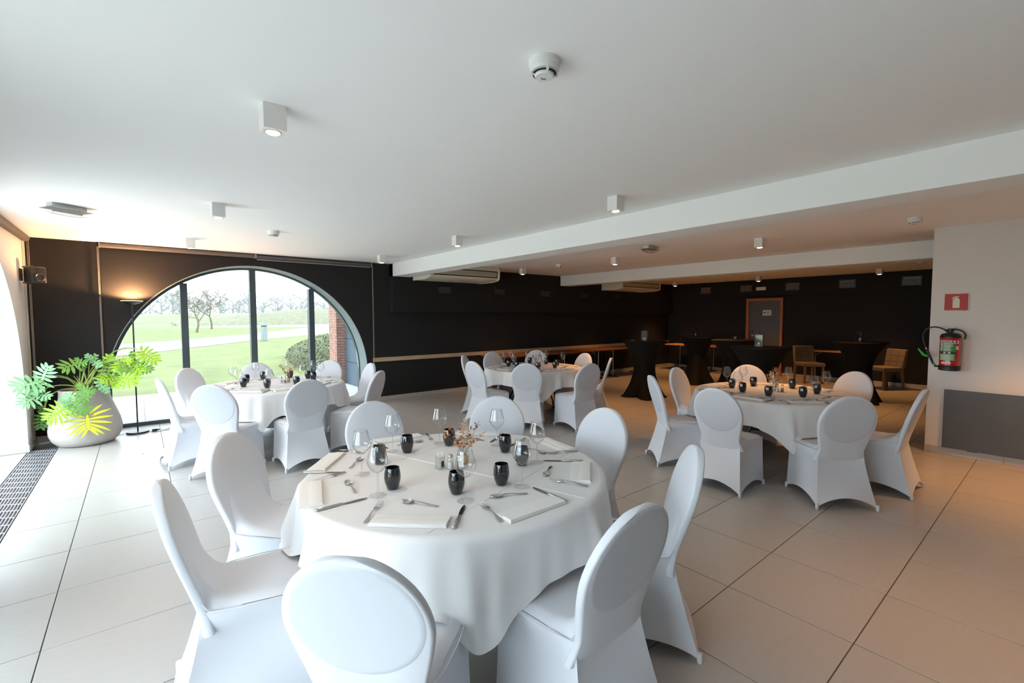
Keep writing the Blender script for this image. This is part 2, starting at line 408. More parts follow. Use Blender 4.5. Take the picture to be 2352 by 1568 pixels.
arch_window('window_1', XC+.012, lambda u, z, d: (u, YW+.36+d, z), 1.765, 1.86, [.553, 1.475, 2.385], M['pane_dim'], 'big half-round window with three dark mullions looking onto the lawn', thick=.09)
for k, yc in enumerate(LEFT_ARCHES):
    arch_window('window_%d' % (k+2), yc, lambda u, z, d: (XL-.46-d, u, z), 1.75, 1.85, [yc-.9, yc, yc+.9], M['pane_clear'] if k == 0 else M['pane_half_dim'],
                ['bright arched window at the left edge of the picture', 'arched window left of the camera', 'arched window behind the camera on the left'][k])
# pale bead round the inner edge of the far arch
bm = B(); pts = [(XC-RA, YW-.002, 0), (XC-RA, YW-.002, ZA)]+[(XC-RA*math.cos(PI*k/48), YW-.002, ZA+RA*math.sin(PI*k/48)) for k in range(1, 48)]+[(XC+RA, YW-.002, ZA), (XC+RA, YW-.002, 0)]
tube(bm, pts, .006, 6); struct('trim_6', bm, M['bead'], 'thin pale bead round the edge of the black arch')
# stone sill strip in the far arch
bm = B(); box(bm, XC-RA+.002, XC+RA-.002, YW+.455, YW+.5, -.05, .004); struct('trim_7', bm, M['tile'], 'stone threshold under the half-round window')
bm = B(); box(bm, XL-.52, XL-.014, YF, 7.64, -.02, .0005); struct('trim_8', bm, M['tile'], 'pale stone strip inside the left window openings')

# ------------------------------------------------------------------ outside: terrace, lawn, road, hedge, brick pier
def flat(name, pts, z, m, label, kind='structure'):
    bm = B(); vs = [bm.verts.new((x, y, z)) for x, y in pts]; f = bm.faces.new(vs)
    bmesh.ops.recalc_face_normals(bm, faces=[f])
    if f.normal.z < 0: bmesh.ops.reverse_faces(bm, faces=[f])
    o = obj(name, bm, m); o['kind'] = kind; o['label'] = label; o['category'] = name.replace('_', ' '); return o
flat('lawn', [(-60, -30), (120, -30), (120, 220), (-60, 220)], -.09, M['grass'], 'bright green lawn outside the half-round window')
terr = B(); box(terr, -14, 7, -9, 12.3, -.09, -.052); terrace = struct('terrace', terr, M['joint'], 'pale paved terrace just outside the windows')
for i in range(9):
    for j in range(7):
        x, y = -1.2+i*.62, 8.75+j*.50
        b = B(); box(b, x+.006, x+.614, y+.006, y+.494, -.06, -.045, .004); obj('paving_slab', b, M['paving'], terrace)
rest = B()
for i in range(-18, 12):
    for j in range(-18, 7):
        x, y = -1.2+i*.62, 8.75+j*.5
        if (0 <= i < 9 and 0 <= j < 7) or (x+.6 > XL-.75 and y < YW+.6): continue
        if x+.62 > 3.6 and y > 8: continue
        box(rest, x+.006, x+.614, y+.006, y+.494, -.06, -.045)
obj('outlying_slabs', rest, M['paving'], terrace, kind='stuff')
# pale footpath, asphalt road and far road as low strips
def strip(name, near, far, z, m, label): return flat(name, near+far[::-1], z, m, label)
strip('path', [(-14, 4), (-.75, 25.6), (1.78, 29.7), (6.65, 37.9), (12.1, 44.7), (30, 66)], [(-16, 6), (-.9, 30.3), (2.0, 34.6), (7.4, 43.6), (14.0, 53), (34, 74)], -.075, M['path'], 'pale concrete footpath curving across the lawn')
strip('road', [(-16, 6), (-.9, 30.4), (2.0, 34.7), (7.4, 43.7), (14.0, 53.1), (34, 74.2)], [(-22, 10), (-1.0, 37.0), (2.45, 41.5), (8.4, 51.5), (24, 84), (60, 118)], -.07, M['asphalt'], 'wet grey road behind the footpath')
strip('far_road', [(6, 92), (14, 86), (24, 84), (60, 105)], [(6, 99), (16, 103), (38, 118), (70, 130)], -.065, M['path'], 'pale far branch of the road before the planted bank')
# planted bank and far meadow
def mound(name, x0, x1, y0, y1, hfun, m, label, nx=60, ny=10, cat='bank', rough=.25):
    bm = B(); rnd = random.Random(3)
    grid(bm, nx, ny, lambda u, v: (x0+(x1-x0)*u, y0+(y1-y0)*v+6*u*0, -.1+hfun(u)*math.sin(PI*min(v, .5))**.8*(1 if v <= .5 else 1)+rnd.uniform(-rough, rough)*(.2 < v)))
    o = obj(name, bm, m, ang=80); return tag(o, label, cat)
mound('planted_bank', 6, 74, 112, 135, lambda u: .4+3.2*min(1, u*2.6)**.8, M['bank'], 'long low bank of brownish ground cover beyond the road', 120, 16)
o = mound('far_meadow', -60, 110, 137, 170, lambda u: 1.2+3.6*u, M['grass_far'], 'light green meadow rising behind the bank', 30, 8, 'meadow', .05)
# misty wood on the horizon
tw_ = random.Random(11); variants = []
for k in range(5):
    h = 9.5; bm = B(); tube(bm, [(0, 0, 0), (tw_.uniform(-.4, .4), 0, h*.5), (tw_.uniform(-.8, .8), 0, h)], [.30, .2, .04], 5)
    for q in range(22):
        z0 = h*tw_.uniform(.18, .85); a = tw_.uniform(0, 2*PI); l = tw_.uniform(1.6, 3.4)
        p = (0, 0, z0); e = (l*math.cos(a), l*math.sin(a), z0+l*tw_.uniform(.3, 1.1)); mid = (e[0]*.5, e[1]*.5, z0+(e[2]-z0)*.35)
        tube(bm, [p, mid, e], [.13, .09, .03], 4)
        for w in range(6):
            t = tw_.uniform(.3, 1); b0 = Vector(p).lerp(Vector(e), t); a2 = a+tw_.uniform(-1.4, 1.4)
            tube(bm, [b0, b0+Vector((math.cos(a2)*1.2, math.sin(a2)*1.2, tw_.uniform(.2, 1.3)))], [.09, .03], 3)
    variants.append(bm)
vm = []
for bm in variants:
    finish(bm, 60); me = bpy.data.meshes.new('bare_tree'); bm.to_mesh(me); bm.free(); me.materials.append(M['far_tree']); vm.append(me)
for row in range(2):
    for k in range(46):
        o = bpy.data.objects.new('bare_tree', vm[(k*3+row) % 5]); C.objects.link(o); s_ = tw_.uniform(.75, 1.15)
        o.location = (-78+k*4.3+row*2.1+tw_.uniform(-.8, .8), 178+row*9+tw_.uniform(-2, 2), -.12); o.rotation_euler = (0, 0, tw_.uniform(0, 6)); o.scale = (s_, s_, s_*tw_.uniform(.9, 1.1))
        tag(o, 'pale bare tree in the misty wood along the horizon', 'tree', 'misty trees on the horizon')
# two bare fruit trees on the lawn
def bare_tree(loc, h, seed, label, lean, trunk, sc=1.0):
    rnd = random.Random(seed); t = thing('apple_tree', label, 'tree', loc)
    tb = B(); br = B(); twg = B()
    def grow(p, d, l, r, lev):
        n = 3; pts = [p]; q = p.copy(); dd = d.copy()
        for i in range(n):
            dd = (dd + Vector((rnd.uniform(-.28, .28), rnd.uniform(-.28, .28), rnd.uniform(-.12, .22)))).normalized(); q = q+dd*l/n; pts.append(q.copy())
        tube([tb, br, twg, twg, twg][lev], pts, [r*(1-.42*i/n) for i in range(n+1)], [8, 6, 4, 3, 3][lev])
        if lev < 4:
            for k in range([3, 4, 4, 3][lev]):
                bp = pts[rnd.choice([2, 3, 3]) if lev else 3]; ax = Vector((rnd.uniform(-1, 1), rnd.uniform(-1, 1), rnd.uniform(-.1, .6))).normalized()
                grow(bp.copy(), (dd*.35+ax).normalized(), [2.3, 1.9, 1.35, .9][lev]*rnd.uniform(.7, 1.1)*sc, r*.56, lev+1)
    grow(Vector((0, 0, -.1)), Vector(lean).normalized(), trunk, .14, 0)
    obj('trunk', tb, M['bark'], t); obj('branches', br, M['bark'], t); obj('twigs', twg, M['bark'], t, kind='stuff')
bare_tree((5.05, 61.4, -.08), 6, 5, 'bare crooked tree on the lawn, the nearer and lower of two', (.05, 0, 1), 1.3, .9)
bare_tree((8.2, 78.3, -.08), 6, 12, 'bare tree with lichen on its forked trunk, behind its neighbour', (.08, 0, 1), 2.0, 1.15)
# bollard
t = thing('path_bollard', 'pale grey metal bollard standing beside the road outside', 'bollard', (6.9, 36.2, -.085), .3)
bm = B(); box(bm, -.17, .17, -.15, .15, 0, 1.0, .02); obj('body', bm, M['post'], t)
bm = B(); box(bm, -.2, .2, -.18, .18, 1.05, 1.22, .03); obj('head', bm, M['post'], t)
bm = B(); box(bm, -.14, .14, -.12, .12, 1.0, 1.05); obj('slot', bm, M['dark_slot'], t)
# clipped hedge
t = thing('clipped_hedge', 'broad clipped evergreen hedge beside the brick pier', 'hedge', (7.0, 17.9, -.09))
hr = random.Random(5)
def hs(u, v):   # u around, v up
    a = 2*PI*u; sx, sy = 2.75, 4.7
    k = math.cos(PI/2*v)**.75 if v < 1 else 0
    x = sx*abs(math.cos(a))**.6*math.copysign(1, math.cos(a))*k; y = sy*abs(math.sin(a))**.6*math.copysign(1, math.sin(a))*k
    return (x+y*.141, y, (1.05-.085*y)*math.sin(PI/2*v)**.9)
bm = B(); grid(bm, 48, 12, lambda u, v: hs(u, v)); obj('hedge_body', bm, M['hedge_core'], t, ang=80)
bm = B()
for k in range(16000):
    u, v = hr.random(), hr.random()**.8*.97; p = Vector(hs(u, v))
    n = Vector((p.x/2.4, p.y/19, p.z+.2)).normalized(); p += n*hr.uniform(-.02, .07)
    d1 = Vector((hr.uniform(-1, 1), hr.uniform(-1, 1), hr.uniform(-1, 1))).normalized(); d2 = d1.cross(n).normalized() if abs(d1.dot(n)) < .99 else Vector((1, 0, 0)); s = hr.uniform(.025, .055)
    bm.faces.new([bm.verts.new(p+d1*s), bm.verts.new(p+d2*s*.6), bm.verts.new(p-d1*s), bm.verts.new(p-d2*s*.6)])
obj('leaves', bm, M['hedge'], t, kind='stuff')
# brick pier with blue-grey cladding
t = struct('brick_pier', (lambda b: box(b, 3.705, 4.6, 11.215, 11.745, -.09, 3.2))(B()), M['mortar'], 'red brick pier outside, at the right side of the half-round window')
BL, BH, J = .19, .055, .012
bmesh_cache = {}
def brick(x0, x1, y0, y1, z):
    b = B(); box(b, x0, x1, y0, y1, z, z+BH, .002); obj('brick', b, M['brick'], t)
for c in range(34):
    z = -.085+c*(BH+J); off = .1 if c % 2 else 0
    y = 11.205
    if off: brick(3.697, 3.72, y, y+.09, z); y += .09+J
    while y < 11.75-.03:
        e = min(y+BL, 11.755); brick(3.695, 3.72, y, e, z); y = e+J
    x = 3.697; n = 0
    while x < 3.9:
        e = x+(.09 if (n == 0 and not off) else BL); brick(x, e, 11.203, 11.222, z); x = e+J; n += 1
bm = B(); box(bm, 3.93, 5.0, 8.72, 11.2, -.09, 3.2); wallb = struct('cladding_wall', bm, M['joint'], 'blue-grey panel wall running up to the brick pier outside')
for k in range(6):
    b = B(); z = -.05+k*.55; box(b, 3.90, 3.935, 8.73, 11.19, z+.006, z+.544, .003); obj('panel', b, M['bluepanel'], wallb)

# ------------------------------------------------------------------ mist over the far ground
bm = B(); box(bm, -70, 130, 70, 200, -1, 60)
mm = bpy.data.materials.new('mist'); mm.use_nodes = True; nt_ = mm.node_tree; nt_.nodes.remove(nt_.nodes['Principled BSDF'])
vs = nt_.nodes.new('ShaderNodeVolumeScatter'); vs.inputs['Density'].default_value = .0024; vs.inputs['Color'].default_value = (.97, .985, 1, 1)
nt_.links.new(vs.outputs[0], nt_.nodes['Material Output'].inputs['Volume'])
o = obj('mist', bm, mm); tag(o, 'thin white mist hanging over the far fields and trees', 'mist'); o['kind'] = 'stuff'

# ------------------------------------------------------------------ door in the far wall
d = struct('door_1', (lambda b: box(b, XB-.03, XB-.004, 4.855, 5.645, .005, 1.985, .003))(B()), M['door'], 'grey door with an orange-brown frame in the far black wall')
for nm, y0, y1, z0, z1 in (('door_frame', 5.645, 5.72, 0, 2.055), ('door_frame', 4.79, 4.855, 0, 2.055), ('door_frame', 4.855, 5.645, 1.985, 2.055)):
    b = B(); box(b, XB-.075, XB-.002, y0, y1, z0, z1, .004); obj(nm, b, M['orange_wood'], d)
b = B(); lathe(b, [(.024, 0), (.024, .012), (.012, .014), (.012, .05)], 16); bmesh.ops.rotate(b, verts=b.verts, matrix=Matrix.Rotation(-PI/2, 3, 'Y')); bmesh.ops.translate(b, verts=b.verts, vec=(XB-.03, 5.55, 1.045))
tube(b, [(XB-.078, 5.55, 1.045), (XB-.08, 5.50, 1.045), (XB-.08, 5.43, 1.043)], .009, 8); h = obj('door_handle', b, M['alu'], d)
b = B(); box(b, XB-.036, XB-.029, 5.535, 5.575, 1.14, 1.19, .002); obj('lock_plate', b, M['dark_slot'], d)
b = B(); box(b, XB-.036, XB-.0301, 5.08, 5.30, 1.59, 1.74, .001); sp = obj('door_sign', b, M['label_white'], d)
b = B(); lathe(b, [(.022, 0), (.022, .001)], 12); bmesh.ops.rotate(b, verts=b.verts, matrix=Matrix.Rotation(-PI/2, 3, 'Y')); bmesh.ops.translate(b, verts=b.verts, vec=(XB-.0361, 5.252, 1.668)); obj('printed_mark', b, M['sign_dark'], sp)
b = B()
for z, w in ((1.69, .09), (1.668, .075), (1.646, .085)): box(b, XB-.0372, XB-.0361, 5.21-w, 5.21, z-.004, z+.004)
obj('printed_lines', b, M['sign_dark'], sp)

# ------------------------------------------------------------------ vents
for k, (yc, lab) in enumerate(((6.90, 'first from the left, near the room corner'), (5.74, 'half behind the emergency light over the door'), (4.58, 'just right of the door'), (3.41, 'above the leftmost upholstered chair'), (2.245, 'rightmost, beside the white wall'))):
    t = thing('air_vent', 'black grille high on the far wall, '+lab, 'vent', (XB-.05, yc, 2.335))
    b = B()
    for (y0, y1, z0, z1) in ((-.165, .165, .075, .1), (-.165, .165, -.1, -.075), (-.165, -.14, -.075, .075), (.14, .165, -.075, .075)): box(b, -.015, 0, y0, y1, z0, z1)
    obj('frame', b, M['vent_black'], t)
    b = B(); box(b, -.004, 0, -.14, .14, -.075, .075); obj('backing', b, M['dark_slot'], t)
    for q in range(11):
        b = B(); y = -.127+q*.0254; box(b, -.013, -.004, y-.003, y+.003, -.075, .075); obj('slat', b, M['vent_grey'], t)
    b = B(); box(b, -.012, -.005, -.138, .138, .058, .064); obj('damper_bar', b, M['vent_grey'], t)
for k, (xc, lab) in enumerate(((4.79, 'nearest, below the first ceiling unit'), (6.18, 'second from the left'), (7.55, 'third from the left, under the far beam'), (8.94, 'fourth from the left'), (10.32, 'farthest, below the second ceiling unit'))):
    t = thing('slot_vent', 'louvred metal vent in the long black duct, '+lab, 'vent', (xc, YW-.15, 2.11))
    b = B(); box(b, -.15, .15, -.006, 0, -.062, .062); obj('backing', b, M['dark_slot'], t)
    for q in range(5):
        b = B(); z = -.05+q*.025; vs_ = [b.verts.new(p) for p in ((-.14, -.006, z+.006), (.14, -.006, z+.006), (.14, -.02, z-.006), (-.14, -.02, z-.006))]; b.faces.new(vs_)
        bmesh.ops.solidify(b, geom=b.faces, thickness=.002); obj('louvre', b, M['alu'] if k in (1, 3) and q < 2 else M['vent_grey'], t)

# ------------------------------------------------------------------ ceiling mounted air units
def air_unit(x0, x1, label):
    t = thing('air_conditioner', label, 'air conditioner', ((x0+x1)/2, YW-.16, 2.27)); L = (x1-x0)/2
    prof = [(0, 0), (-.02, 0), (-.45, 0), (-.61, .022), (-.655, .04), (-.668, .06), (-.685, .215), (-.63, .288), (0, .288)]
    b = B(); a = [b.verts.new((-L+.03, y, z)) for y, z in prof]; c = [b.verts.new((L-.03, y, z)) for y, z in prof]
    b.faces.new(a); b.faces.new(c[::-1]); n = len(a)
    for i in range(n): b.faces.new([a[i], c[i], c[(i+1) % n], a[(i+1) % n]])
    bmesh.ops.recalc_face_normals(b, faces=b.faces); obj('casing', b, M['cream_plastic'], t, ang=25)
    for s in (-1, 1):
        b = B(); pr = [(y*1.012-.002, z*1.0-.006 if z < .1 else z) for y, z in prof]
        a = [b.verts.new((s*(L-.03), y, z)) for y, z in pr]; c = [b.verts.new((s*L, y, z)) for y, z in pr]
        b.faces.new(a); b.faces.new(c[::-1])
        for i in range(n): b.faces.new([a[i], c[i], c[(i+1) % n], a[(i+1) % n]])
        bmesh.ops.recalc_face_normals(b, faces=b.faces); obj('side_cap', b, M['cream_plastic'], t, ang=25)
    # louvre flap on the sloping front: dark slots above, below and at the ends
    def fp(x, s, off):   # s 0..1 up the sloping front
        y = -.668-.017*s; z = .06+.155*s; return (x, y-off, z-off*.1)
    b = B()
    for s0, s1 in ((.05, .16), (.80, .90)):
        q = [fp(-L+.06, s0, .004), fp(L-.06, s0, .004), fp(L-.06, s1, .004), fp(-L+.06, s1, .004)]; b.faces.new([b.verts.new(p) for p in q])
    for xa, xb in ((-L+.06, -L+.075), (L-.075, L-.06)):
        q = [fp(xa, .05, .004), fp(xb, .05, .004), fp(xb, .90, .004), fp(xa, .90, .004)]; b.faces.new([b.verts.new(p) for p in q])
    bmesh.ops.solidify(b, geom=b.faces, thickness=.004); obj('outlet_slot', b, M['dark_slot'], t)
    b = B(); q = [fp(-L+.08, .20, .007), fp(L-.08, .20, .007), fp(L-.08, .77, .007), fp(-L+.08, .77, .007)]; b.faces.new([b.verts.new(p) for p in q])
    bmesh.ops.solidify(b, geom=b.faces, thickness=.008); obj('flap', b, M['cream_plastic'], t)
air_unit(4.09, 5.66, 'long cream air conditioner under the ceiling, partly behind the near beam')
air_unit(9.62, 11.32, 'cream air conditioner farther back, hanging below the far beam')

# ------------------------------------------------------------------ ceiling spots (each with its own lamp)
def spot_thing():
    t = thing('ceiling_spot', '', 'spotlight', (0, 0, ZC))
    b = B(); s = .05
    box(b, -s, s, -s, s, -.115, 0, .002); obj('housing', b, M['spot_body'], t)
    b = B(); lathe(b, [(.036, 0), (.036, -.003)], 24, c=(0, 0, -.115)); obj('trim_ring', b, M['alu'], t)
    b = B(); lathe(b, [(.031, 0), (.026, -.004), (0, -.006)], 24, c=(0, 0, -.118), cap0=False); obj('bulb', b, M['lamp_on'], t)
    return t
def spot_lamp(x, y, power, col, ang=86, blend=1.0):
    l = bpy.data.lights.new('spot_lamp', 'SPOT'); l.energy = power; l.color = col; l.spot_size = math.radians(ang); l.spot_blend = blend; l.shadow_soft_size = .04
    o = bpy.data.objects.new('spot_lamp', l); C.objects.link(o); o.location = (x, y, ZC-.14)
s0 = spot_thing(); used = False
WARM = (1, .43, .12); MILD = (1, .66, .38)
SP = [(.53, 2.44, 'near left one, above the left side of the foreground table', 22, MILD), (.58, 4.78, 'second from the front in the left row', 22, MILD), (.55, 7.09, 'nearest the arched window in the left row', 16, MILD),
      (3.08, 7.09, 'beside the near end of the first beam', 22, MILD), (3.08, 4.83, 'second along the near side of the first beam', 24, MILD), (3.11, 2.44, 'largest one beside the first beam', 28, MILD),
      (6.17, 7.2, 'between the beams near the back wall', 60, WARM), (6.24, 4.9, 'between the beams, behind the middle table', 115, WARM), (6.17, 2.56, 'between the beams, above the right-hand table', 95, WARM),
      (9.2, 7.1, None, 80, WARM), (9.2, 4.9, None, 140, WARM), (9.2, 2.5, None, 130, WARM),
      (12.05, 7.3, 'farthest, near the corner of the black walls', 110, WARM), (12.03, 5.0, 'over the grey door', 110, WARM), (12.07, 2.6, 'near the right end of the far black wall', 110, WARM),
      (3.11, -.1, 'out of view behind and right of the camera', 85, WARM), (6.1, -.1, 'out of view above the white wall', 170, WARM)]
SPOT_GAIN = 1.0
for x, y, lab, pw, col in SP:
    if pw == 0: continue
    label = 'small white cube ceiling spot, '+(lab or 'hidden behind the far beam')
    if not used: s0.location = (x, y, ZC); s0['label'] = label; s0['group'] = 'cube ceiling spots'; used = True
    else: dup(s0, (x, y, ZC), 0, label, 'cube ceiling spots')
    spot_lamp(x, y, pw*SPOT_GAIN, col)

# ------------------------------------------------------------------ smoke detectors
def detector():
    t = thing('smoke_detector', '', 'smoke detector', (0, 0, ZC))
    b = B(); lathe(b, [(.060, 0), (.060, -.022), (.057, -.025)], 40); obj('base', b, M['white_plastic'], t)
    b = B(); lathe(b, [(.056, -.025), (.056, -.036), (.053, -.045), (.0, -.045)], 40, cap0=False, cap1=False); obj('body', b, M['white_plastic'], t)
    b = B(); lathe(b, [(.047, -.045), (.045, -.052), (0, -.052)], 40, cap0=False); obj('slot_band', b, M['dark_slot'], t)
    b = B(); lathe(b, [(.050, -.0465), (.050, -.0485), (.047, -.0485), (.047, -.0465)], 40, cap0=False, cap1=False); obj('rim', b, M['white_plastic'], t)
    for k in range(4):
        a = PI/4+k*PI/2+.3; b = B(); box(b, .034, .0535, -.004, .004, -.056, -.040); bmesh.ops.rotate(b, verts=b.verts, matrix=Matrix.Rotation(a, 3, 'Z')); obj('rib', b, M['white_plastic'], t)
    b = B(); lathe(b, [(.038, -.052), (.038, -.056), (.034, -.062), (0, -.063)], 32, cap0=False); cap = obj('cap', b, M['white_plastic'], t)
    b = B()
    for k in range(9): a = PI*.15+k*.2; box(b, .012*math.cos(a)-.0015, .012*math.cos(a)+.0015, .012*math.sin(a)-.0015, .012*math.sin(a)+.0015, -.0642, -.0628)
    obj('printed_mark', b, M['sign_dark'], cap)
    return t
d0 = detector(); used = False
for x, y, lab in ((1.26, 1.34, 'large one nearest the camera, in the upper middle'), (1.25, 5.88, 'near the arched window'), (6.22, 6.21, 'beyond the first beam, near the air conditioner'), (6.13, 1.05, 'close to the white wall at right'), (11.3, 5.72, 'far one above the grey door'), (11.06, 1.78, 'far one at the end of the second beam')):
    label = 'round white smoke detector on the ceiling, '+lab
    if not used: d0.location = (x, y, ZC); d0['label'] = label; d0['group'] = 'smoke detectors'; used = True
    else: dup(d0, (x, y, ZC), 0, label, 'smoke detectors')
b = B(); lathe(b, [(.09, 0), (.09, -.012), (.05, -.02), (0, -.021)], 32, c=(7.42, 7.45, ZC-.0003)); tag(obj('ceiling_valve', b, M['white_plastic']), 'flat white round air valve in the ceiling near the second beam', 'air valve')

# ------------------------------------------------------------------ emergency lights
def emergency(loc, rz, label, wall=False):
    t = thing('emergency_light', label, 'emergency light', loc, rz)
    b = B(); box(b, -.125, .125, -.045, .045, -.04, 0, .004); obj('base', b, M['white_plastic'], t)
    b = B()
    def sh(u, v):
        x = -.165+.33*u; w = .085*(1-abs(2*u-1)**2*.35); a = -PI*v
        return (x, w*math.cos(a), -.04+.052*math.sin(a)*(1-.45*abs(2*u-1)**2.2))
    grid(b, 12, 10, sh); obj('diffuser', b, M['clear'], t)
    b = B(); box(b, -.155, .155, -.082, .082, -.043, -.040); obj('reflector', b, M['alu'], t)
    b = B(); tube(b, [(-.11, 0, -.062), (.11, 0, -.062)], .008, 8); obj('lamp_tube', b, M['white_plastic'], t)
    if wall: t.rotation_euler = (0, -PI/2, 0) if not rz else (PI/2, 0, rz)
    return t
emergency((-.45, 5.69, ZC), .55, 'boxy emergency light with a clear cover on the ceiling at left')
emergency((5.66, 3.83, ZC), .1, 'grey emergency light with a clear cover between the ceiling beams')
t = emergency((XB-.052, 5.355, 2.315), PI/2, 'pale emergency light above the grey door')
t.rotation_euler = (PI/2, 0, -PI/2)

# ------------------------------------------------------------------ covered banquet chairs
def back_w(z):      # half width of the backrest at height z
    if z >= .70: return .222*math.sqrt(max(0, 1-((z-.70)/.232)**2))
    t = (.70-z)/.33
    return .222-.056*math.sin(min(t, 1)*PI/2)**1.6 if t < .72 else .222-.056*math.sin(.72*PI/2)**1.6+.028*((t-.72)/.28)**1.5
def back_y(z): return -.150-.03*((z-.37)/.56)-.125*((z-.37)/.56)**1.15     # rear face
def make_chair():
    t = thing('banquet_chair', '', 'chair')
    # backrest: closed slab with a soft rim
    b = B(); N = 30; zs = [.37+.562*(1-math.cos(PI*i/N))/2 for i in range(N+1)]
    th = .036
    sec = [(-1, .25), (-1, .75), (-.985, .92), (-.95, 1), (-.5, 1.03), (0, 1.05), (.5, 1.03), (.95, 1), (.985, .92), (1, .75), (1, .25), (.985, .08), (.95, 0), (.5, -.03), (0, -.04), (-.5, -.03), (-.95, 0), (-.985, .08)]
    rings = []
    for z in zs:
        w = max(back_w(z), .004); y0 = back_y(z)
        k = min(1, w/.06)
        rings.append([b.verts.new((s*w, y0+(d if k >= 1 else .5+(d-.5)*k)*th, z)) for s, d in sec])
    n = len(sec)
    for a, c in zip(rings, rings[1:]):
        for i in range(n): b.faces.new([a[i], a[(i+1) % n], c[(i+1) % n], c[i]])
    b.faces.new(rings[0][::-1]); b.faces.new(rings[-1]); bmesh.ops.recalc_face_normals(b, faces=b.faces)
    obj('backrest', b, M['fabric'], t, ang=50)
    # round pad showing through the stretched fabric at the back
    b = B(); cz, rz_, rx = .722, .196, .205
    c0 = b.verts.new((0, back_y(cz)-.0055, cz)); prev = None; R_ = []
    for fr, dep in ((.5, .005), (.9, .0044), (.97, .003), (1.0, -.002)):
        R_.append([b.verts.new((fr*rx*math.cos(2*PI*i/40), back_y(cz+fr*rz_*math.sin(2*PI*i/40))-dep*.6-.001, cz+fr*rz_*math.sin(2*PI*i/40))) for i in range(40)])
    for i in range(40): b.faces.new([c0, R_[0][(i+1) % 40], R_[0][i]])
    for a, c in zip(R_, R_[1:]):
        for i in range(40): b.faces.new([a[i], a[(i+1) % 40], c[(i+1) % 40], c[i]])
    bmesh.ops.recalc_face_normals(b, faces=b.faces); obj('back_pad', b, M['pad'], t, ang=60)
    # seat sheet sweeping up into the backrest
    prof = [(.268, .392), (.274, .42), (.270, .445), (.252, .458), (.20, .465), (.08, .468), (-.02, .470), (-.075, .482), (-.115, .51), (-.145, .555), (-.170, .62), (-.215, .70)]
    def sw(i): return [.206, .208, .209, .209, .2075, .197, .188, .183, .180, .176, .172, .19][i]
    b = B(); m = 16
    G = []
    for i, (y, z) in enumerate(prof):
        row = []
        for j in range(m+1):
            s = -1+2*j/m; w = sw(i); ed = max(0, (abs(s)-.74)/.26)
            yy, zz = y, z
            if 3 <= i <= 6: zz = z-.018*ed**2.5
            if 7 <= i <= 9: zz = z+(.443-z)*ed**1.5
            if i <= 3: yy = y-.030*abs(s)**5
            if i > 9: yy = y-.016*ed
            row.append(b.verts.new((s*w, yy, zz)))
        G.append(row)
    for i in range(len(prof)-1):
        for j in range(m): b.faces.new([G[i][j], G[i][j+1], G[i+1][j+1], G[i+1][j]])
    bmesh.ops.recalc_face_normals(b, faces=b.faces); obj('seat', b, M['fabric'], t, ang=60)
    # skirt: four stretched panels down to the feet with arched hems
    FF = [(-.225, .245), (.225, .245), (.232, -.262), (-.232, -.262)]     # feet (x, y)
    TT = [(-.210, .238), (.210, .238), (.174, -.150), (-.174, -.150)]       # seat corners
    TZ = [.445, .445, .455, .455]
    b = B()
    def panel(i, j, arch, sag, zt0, zt1, boxd):
        (ax, ay), (bx, by) = TT[i], TT[j]; (cx, cy), (dx, dy) = FF[i], FF[j]
        nx, ny = (ay-by), (bx-ax); l = math.hypot(nx, ny); nx, ny = nx/l, ny/l
        mx, my = (ax+bx)/2, (ay+by)/2
        if nx*mx+ny*my < 0: nx, ny = -nx, -ny
        def fn(u, v):
            hem = arch*(math.sin(PI*u)**.75)
            tx, ty, tz = ax+(bx-ax)*u, ay+(by-ay)*u, zt0+(zt1-zt0)*u
            ex, ey = cx+(dx-cx)*u, cy+(dy-cy)*u
            fl = v**1.25
            x = tx+(ex-tx)*fl; y = ty+(ey-ty)*fl; z = tz+(hem+.012-tz)*v
            k = math.sin(PI*u)
            bulge = boxd*k**.4*math.exp(-((v-.12)/.11)**2) - sag*k**.8*math.sin(PI*min(1, max(0, (v-.05)/.95))**.8)
            return (x+nx*bulge, y+ny*bulge, z)
        grid(b, 16, 14, fn)
    panel(0, 1, .075, .012, .43, .43, .006)     # front
    panel(1, 2, .072, .028, .445, .452, .006)   # sides
    panel(3, 0, .072, .028, .452, .445, .006)
    panel(2, 3, .085, .018, .455, .455, -.010)  # rear
    bmesh.ops.remove_doubles(b, verts=b.verts, dist=2e-3); bmesh.ops.recalc_face_normals(b, faces=b.faces)
    obj('skirt', b, M['fabric'], t, ang=32)
    b = B()     # stitched seam cords along the seat edge
    b.free()
    for sgn in (-1, 1):
        b = B(); tube(b, [(sgn*.214, .24, .443), (sgn*.216, .08, .450), (sgn*.205, -.04, .452), (sgn*.182, -.13, .455), (sgn*.176, -.158, .50)], .0022, 6)
        obj('seam', b, M['fabric'], t, ang=70)
    for (x, y) in FF:
        b = B(); lathe(b, [(.009, 0), (.011, .004), (.0125, .02), (.011, .045)], 12, c=(x, y, 0)); obj('foot_pocket', b, M['fabric'], t, ang=60)
    return t
